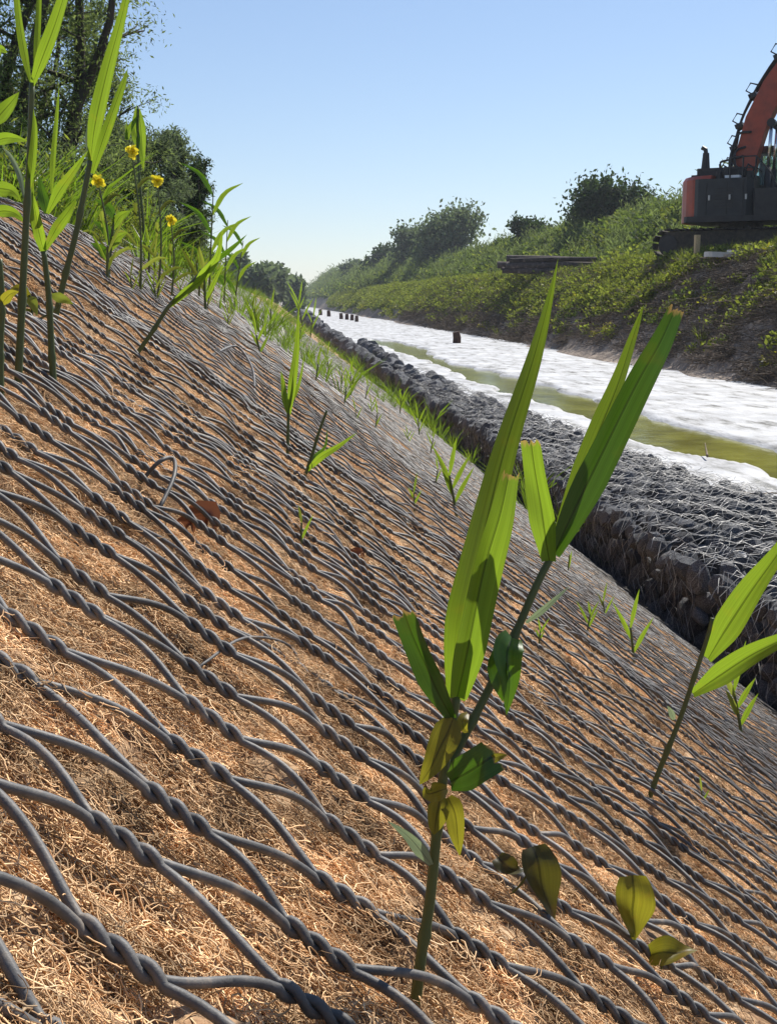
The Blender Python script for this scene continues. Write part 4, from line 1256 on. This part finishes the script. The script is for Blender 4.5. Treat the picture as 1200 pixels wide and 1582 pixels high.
# timber stack
for i in range(15):
    row = i // 5
    c = at_x(856, 416, 11.9 + (i % 5) * .24)
    L = random.uniform(3.4, 5.0)
    a = random.uniform(-.10, .10)
    o_mb = MB(); rd = random.uniform(.09, .15)
    d = Vector((math.cos(a), math.sin(a) - .1, random.uniform(-.03, .03)))
    d.normalize()
    o_mb.tube([tuple(-d * L / 2), (random.uniform(-.02, .02), random.uniform(-.02, .02), .01), tuple(d * L / 2)], [rd, rd * 1.05, rd * .8], 8)
    o = o_mb.build('log', M['wood'], smooth=False)
    gz = float(bank_z(c.x, c.y))
    o.location = (c.x + random.uniform(-.3, .3), c.y, gz + .20 + row * .24 + random.uniform(-.02, .02))
    tag(o, 'weathered dark pole in the timber stack on the far bank', 'log', 'poles in the timber stack')

# ------------------------------------------------------------------ excavator
ec = at_y(1142, 398, 37.0)
EZ = float(bank_z(ec.x, ec.y))
EZ = max(EZ, ec.z - .35)
ex = thing('excavator', 'orange and black tracked excavator with raised boom on the far bank', 'excavator', (ec.x, ec.y, EZ), rotz=math.radians(-28 - math.degrees(YAW)))
# local axes : +x forward, +y machine left, z up
for sy in (-1.1, 1.1):
    tr = MB()
    prof = []
    for k in range(9):
        a = math.pi / 2 + k / 8 * math.pi; prof.append((-1.75 + .36 * math.cos(a), .40 + .36 * math.sin(a)))
    for k in range(9):
        a = -math.pi / 2 + k / 8 * math.pi; prof.append((1.75 + .36 * math.cos(a), .40 + .36 * math.sin(a)))
    tr.prism([(x * .96, z) for x, z in prof], sy - .2, sy + .2)
    to = tr.build('track', M['track'], ex)
    # shoes
    shoe = MB(); shoe.box((0, 0, 0), (.17, .6, .035)); shoe.box((0, 0, .03), (.02, .58, .035))
    sm = shoe.build('track_shoe', M['track'], add=False).data
    per = []
    Ltop = 3.5; arc = math.pi * .40; tot = 2 * Ltop + 2 * arc; ns_ = 42
    for k in range(ns_):
        s_ = k / ns_ * tot
        if s_ < Ltop: p = (-1.75 + s_, .80, 0)
        elif s_ < Ltop + arc: a = (s_ - Ltop) / .40; p = (1.75 + .4 * math.sin(a), .40 + .4 * math.cos(a), a)
        elif s_ < 2 * Ltop + arc: p = (1.75 - (s_ - Ltop - arc), .0, math.pi)
        else: a = (s_ - 2 * Ltop - arc) / .40; p = (-1.75 - .4 * math.sin(a), .40 - .4 * math.cos(a), math.pi + a)
        o = bpy.data.objects.new('track_shoe', sm); o.location = (p[0], sy, p[1]); o.rotation_euler = (0, p[2], 0); link(o, to)
    for k in range(7):
        rm = MB(); rm.tube([(-1.3 + k * .43, sy - .23, .18), (-1.3 + k * .43, sy + .23, .18)], .11, 10); rm.build('roller', M['black'], to)
    for x_ in (-1.75, 1.75):
        rm = MB(); rm.tube([(x_, sy - .22, .40), (x_, sy + .22, .40)], .27, 14); rm.build('sprocket', M['black'], to)
u_ = MB(); u_.box((0, 0, .62), (2.2, 1.8, .35)); u_.tube([(0, 0, .75), (0, 0, 1.0)], .62, 20); u_.build('undercarriage', M['track'], ex)
# upper structure
up = MB()
up.box((.1, 0, 1.08), (2.9, 2.5, .16), bev=.1)
up.build('turntable_deck', M['black'], ex)
cwt = MB()
poly = []
for k in range(13):
    a = math.pi / 2 + k / 12 * math.pi
    poly.append((-.62 + 1.05 * math.cos(a) * 1.02, 1.24 * math.sin(a)))
ring0 = [(x, y, 1.02) for x, y in poly]; ring1 = [(x * 1.0, y, 2.18) for x, y in poly]; ring2 = [(x * .96, y * .94, 2.28) for x, y in poly]
V = np.array(ring0 + ring1 + ring2); n = 13
Q = [(a, a + 1, n + a + 1, n + a) for a in range(12)] + [(n + a, n + a + 1, 2 * n + a + 1, 2 * n + a) for a in range(12)]
Q += [(12, 0, n, n + 12), (n + 12, n, 2 * n, 2 * n + 12)]
Q += [(2 * n, 2 * n + k, 2 * n + k + 1, 2 * n + k + 1) for k in range(1, 12)] + [(0, k + 1, k, k) for k in range(1, 12)]
cwt.add(V, Q); cwt.build('counterweight', M['orange'], ex)
hs = MB(); hs.box((-.28, -.83, 1.66), (1.66, .82, 1.04), bev=.16); hs.build('engine_cover', M['grey'], ex)
for k in range(6):
    sl_ = MB(); sl_.box((-.25 + .02, -1.245, 1.4 + k * .1), (.5, .03, .04)); sl_.build('vent_louvre', M['black'], ex)
hs = MB(); hs.box((-.1, .35, 1.75), (1.0, 1.3, 1.15), bev=.06); hs.build('engine_hood', M['grey'], ex)
tk = MB(); tk.box((1.0, -.83, 1.52), (.85, .78, .72), bev=.05); tk.build('fuel_tank', M['black'], ex)
stp = MB(); stp.box((1.5, -.83, 1.28), (.22, .6, .28)); stp.build('tool_box', M['black'], ex)
for x_ in (-.72, -.15, .3):
    sm_ = MB(); sm_.box((x_, -1.247, 1.64), (.025, .03, .9)); sm_.build('door_seam', M['black'], ex)
    sm_ = MB(); sm_.box((x_ + .09, -1.26, 1.66), (.05, .05, .14), bev=.01); sm_.build('door_handle', M['slab'], ex)
fl = MB()
for x_, z_ in ((-.5, 2.3), (-.3, 2.4), (.15, 2.35), (.35, 2.28)):
    fl.box((x_, -.7, z_), (.16, .3, .22), bev=.03); fl.tube([(x_, -.6, z_), (x_ + .1, -.55, z_ + .25), (x_ + .28, -.45, z_ + .1)], .03, 6)
fl.build('hydraulic_valves', M['black'], ex)
exh = MB(); exh.tube([(-1.0, -.35, 2.2), (-1.0, -.35, 2.62), (-1.0, -.35, 2.98)], [.17, .12, .09], 10); exh.tube([(-1.0, -.35, 2.95), (-1.02, -.35, 3.08), (-1.12, -.35, 3.14)], .065, 8); exh.build('exhaust_stack', M['black'], ex)
ac = MB(); ac.box((-.55, -.2, 2.42), (1.3, .7, .24), bev=.05); ac.build('air_cleaner', M['black'], ex)
mg = MB(); mg.tube([(-1.35, -.5, 2.32), (-.6, -.5, 2.32)], .05, 8); mg.build('mirror_arm', M['black'], ex)
bl = MB(); bl.box((-.05, -1.0, 2.23), (.42, .24, .07), bev=.03); bl.build('white_lid', M['white'], ex)
# handrails
hr = MB()
for x_ in (-.1, .25, .6):
    hr.tube([(x_, -1.15, 2.1), (x_, -1.15, 2.75)], .022, 6)
hr.tube([(-.1, -1.15, 2.75), (.6, -1.15, 2.75), (1.0, -1.15, 2.3), (1.25, -1.15, 1.85)], .022, 6)
hr.tube([(-.1, -1.15, 2.45), (.6, -1.15, 2.45)], .018, 6)
hr.build('handrail', M['black'], ex)
# cab, machine left
cb = MB()
for x_, y_ in ((.45, .38), (.45, 1.3), (1.85, .38), (1.85, 1.3)):
    xt = x_ if x_ < 1 else 1.62
    cb.tube([(x_, y_, 1.15), (x_, y_, 2.0), (xt, y_, 3.0)], .06, 6)
cb.box((1.1, .84, 1.38), (1.5, 1.0, .5), bev=.05)
cb.tube([(.45, .38, 2.05), (1.85, .38, 2.05)], .04, 6)
cbo = cb.build('cab', M['black'], ex); cbo.location.x = -.25
rf = MB(); rf.box((1.03, .84, 3.04), (1.35, 1.05, .12), bev=.1); rf.box((.75, .84, 3.14), (.4, .6, .1)); rf.build('roof', M['black'], cbo)
for verts in ([(.5, .36, 1.68), (1.8, .36, 1.68), (1.6, .36, 2.96), (.5, .36, 2.96)], [(.5, 1.32, 1.68), (1.8, 1.32, 1.68), (1.6, 1.32, 2.96), (.5, 1.32, 2.96)], [(1.88, .42, 1.68), (1.88, 1.26, 1.68), (1.66, 1.26, 2.96), (1.66, .42, 2.96)], [(.43, .42, 1.68), (.43, 1.26, 1.68), (.43, 1.26, 2.96), (.43, .42, 2.96)]):
    mesh_np('window', verts, [(0, 1, 2, 3)], M['glass'], cbo, smooth=False)
st = MB(); st.box((.85, .84, 1.85), (.5, .5, .15), bev=.05); st.box((.62, .84, 2.3), (.14, .48, .8), bev=.04); st.build('seat', M['black'], cbo)
wl = MB(); wl.tube([(1.3, .84, 3.1), (1.3, .84, 3.24)], .09, 8); wl.build('beacon', M['black'], cbo)
# boom : bent box girder from the foot up and over
def girder(path, hts, wdt, name, mat, parent):
    mb = MB(); n = len(path); V = []
    for i, (x_, z_) in enumerate(path):
        a = np.array(path[max(i - 1, 0)]); b_ = np.array(path[min(i + 1, n - 1)]); d = (b_ - a) / np.linalg.norm(b_ - a)
        nx, nz_ = -d[1], d[0]; h = hts[i] / 2
        for sx, sy in ((1, -1), (1, 1), (-1, 1), (-1, -1)):
            V.append((x_ + nx * h * sx, -.05 + sy * wdt / 2, z_ + nz_ * h * sx))
    Q = [(i * 4 + k, i * 4 + (k + 1) % 4, (i + 1) * 4 + (k + 1) % 4, (i + 1) * 4 + k) for i in range(n - 1) for k in range(4)]
    Q += [(0, 3, 2, 1), ((n - 1) * 4, (n - 1) * 4 + 1, (n - 1) * 4 + 2, (n - 1) * 4 + 3)]
    mb.add(V, Q); return mb.build(name, mat, parent)
bpath = [(-.08, 1.3), (0.0, 2.1), (.15, 3.0), (.36, 3.8), (.80, 4.7), (1.45, 5.6), (2.5, 6.5), (3.6, 7.0)]
bo = girder(bpath, [.5, .56, .60, .64, .66, .62, .52, .42], .46, 'boom', M['orange'], ex)
def side_strip(path, off, y_, r, name, mat):
    pts = []
    n = len(path)
    for i, (x_, z_) in enumerate(path):
        a = np.array(path[max(i - 1, 0)]); b_ = np.array(path[min(i + 1, n - 1)]); d = (b_ - a) / np.linalg.norm(b_ - a)
        pts.append((x_ - d[1] * off[i], y_, z_ + d[0] * off[i]))
    mb = MB(); mb.tube([tuple(p) for p in spline(pts, 30)], r, 6); return mb.build(name, mat, bo, smooth=True)
for k in range(4):
    side_strip(bpath, [.32 + .03 * k, .36 + .03 * k, .42, .43 + .02 * k, .42, .4, .36, .3], -.2 + .1 * k, .028, 'hydraulic_hose', M['black'])
for i, (x_, z_) in enumerate([(-.2, 2.5), (-.1, 3.1), (.02, 3.7), (.36, 4.5), (1.0, 5.5)]):
    br = MB(); br.box((x_ - .14, -.05, z_), (.22, .5, .12), R=Matrix.Rotation(-.4, 3, 'Y')); br.tube([(x_ - .1, -.2, z_), (x_ - .34, -.2, z_ + .14), (x_ - .22, -.2, z_ + .34), (x_ - .02, -.2, z_ + .28)], .024, 6); br.build('hose_bracket', M['black'], bo)
for k, (a, b_) in enumerate([((-.05, 2.3), (.1, 3.0)), ((-.45, 2.2), (.05, 2.75)), ((-.2, 2.1), (.25, 3.4))]):
    mb = MB(); mb.tube([tuple(p) for p in spline([(a[0], -.5 + .1 * k, a[1]), (a[0] - .1, -.5, a[1] + .45), ((a[0] + b_[0]) / 2 - .15, -.4, b_[1]), (b_[0], -.3, b_[1] + .1)], 14)], .035, 6); mb.build('hydraulic_hose', M['black'], ex, smooth=True)
for sy in (-.42, .32):
    cy = MB(); cy.tube([(.75, sy, 1.35), (.78, sy, 2.5)], .09, 10); c_o = cy.build('boom_cylinder', M['black'], ex, smooth=True)
    cy = MB(); cy.tube([(.78, sy, 2.5), (.82, sy, 3.7)], .05, 8); cy.build('piston_rod', M['chrome'], c_o, smooth=True)
    pin = MB(); pin.tube([(.82, sy - .1, 3.7), (.82, sy + .1, 3.7)], .12, 10); pin.build('pin', M['black'], c_o)
lamp = MB(); lamp.box((1.12, -.42, 4.15), (.2, .2, .22), bev=.03); lamp.tube([(.95, -.25, 4.5), (1.12, -.42, 4.25)], .03, 6); lamp.build('work_light', M['black'], ex)
# arm and bucket beyond the frame
arm = girder([(3.3, 7.35), (4.3, 6.2), (5.3, 4.6), (5.9, 3.4)], [.4, .6, .45, .3], .36, 'arm', M['orange'], ex)
bk = MB(); bk.prism([(5.8, 3.4), (6.2, 3.3), (6.35, 2.7), (6.1, 2.2), (5.5, 2.1), (5.1, 2.5), (5.2, 2.7), (5.6, 2.6), (5.8, 2.8)], -.5, .45); bk.build('bucket', M['track'], ex)

# timber support and slabs by the tracks
o_ = at_y(1075, 407, 33.5); gz = float(bank_z(o_.x, o_.y)); top = at_y(1074, 366, 33.5).z
mb = MB(); mb.box((0, 0, (top - gz) / 2), (.14, .14, top - gz + .1), bev=.02); o = mb.build('marker_post', M['straw']); o.location = (o_.x, o_.y, gz)
tag(o, 'squared brown timber post standing in front of the excavator track', 'post')
for u, v, wd, lab in [(1122, 394, 1.0, 'pale slab lying on the bank edge below the excavator'), (1188, 395, .6, 'second pale slab at the right edge below the excavator')]:
    o_ = at_y(u, v, 31); gz = float(bank_z(o_.x, o_.y))
    mb = MB(); mb.box((0, 0, 0), (wd, .6, .12), bev=.08); mb.box((wd * .3, .05, .09), (wd * .5, .5, .07), bev=.06)
    o = mb.build('pale_slab', M['slab']); o.location = (o_.x, o_.y, max(gz + .05, o_.z)); o.rotation_euler = (.02, .04, -.1); tag(o, lab, 'slab')

# ------------------------------------------------------------------ summer haze over the canal
hz = MB(); hz.box((0, 550, 3.2), (2600, 2400, 18))
hm = bpy.data.materials.new('haze'); t_, n_, l_ = nodes(hm)
n_.remove(n_['Principled BSDF'])
pv = n_.new('ShaderNodeVolumePrincipled'); pv.inputs['Density'].default_value = .0004; pv.inputs['Color'].default_value = (.85, .92, 1, 1); pv.inputs['Anisotropy'].default_value = .2
l_.new(pv.outputs[0], n_['Material Output'].inputs['Volume'])
tag(hz.build('haze', hm), kind='stuff')
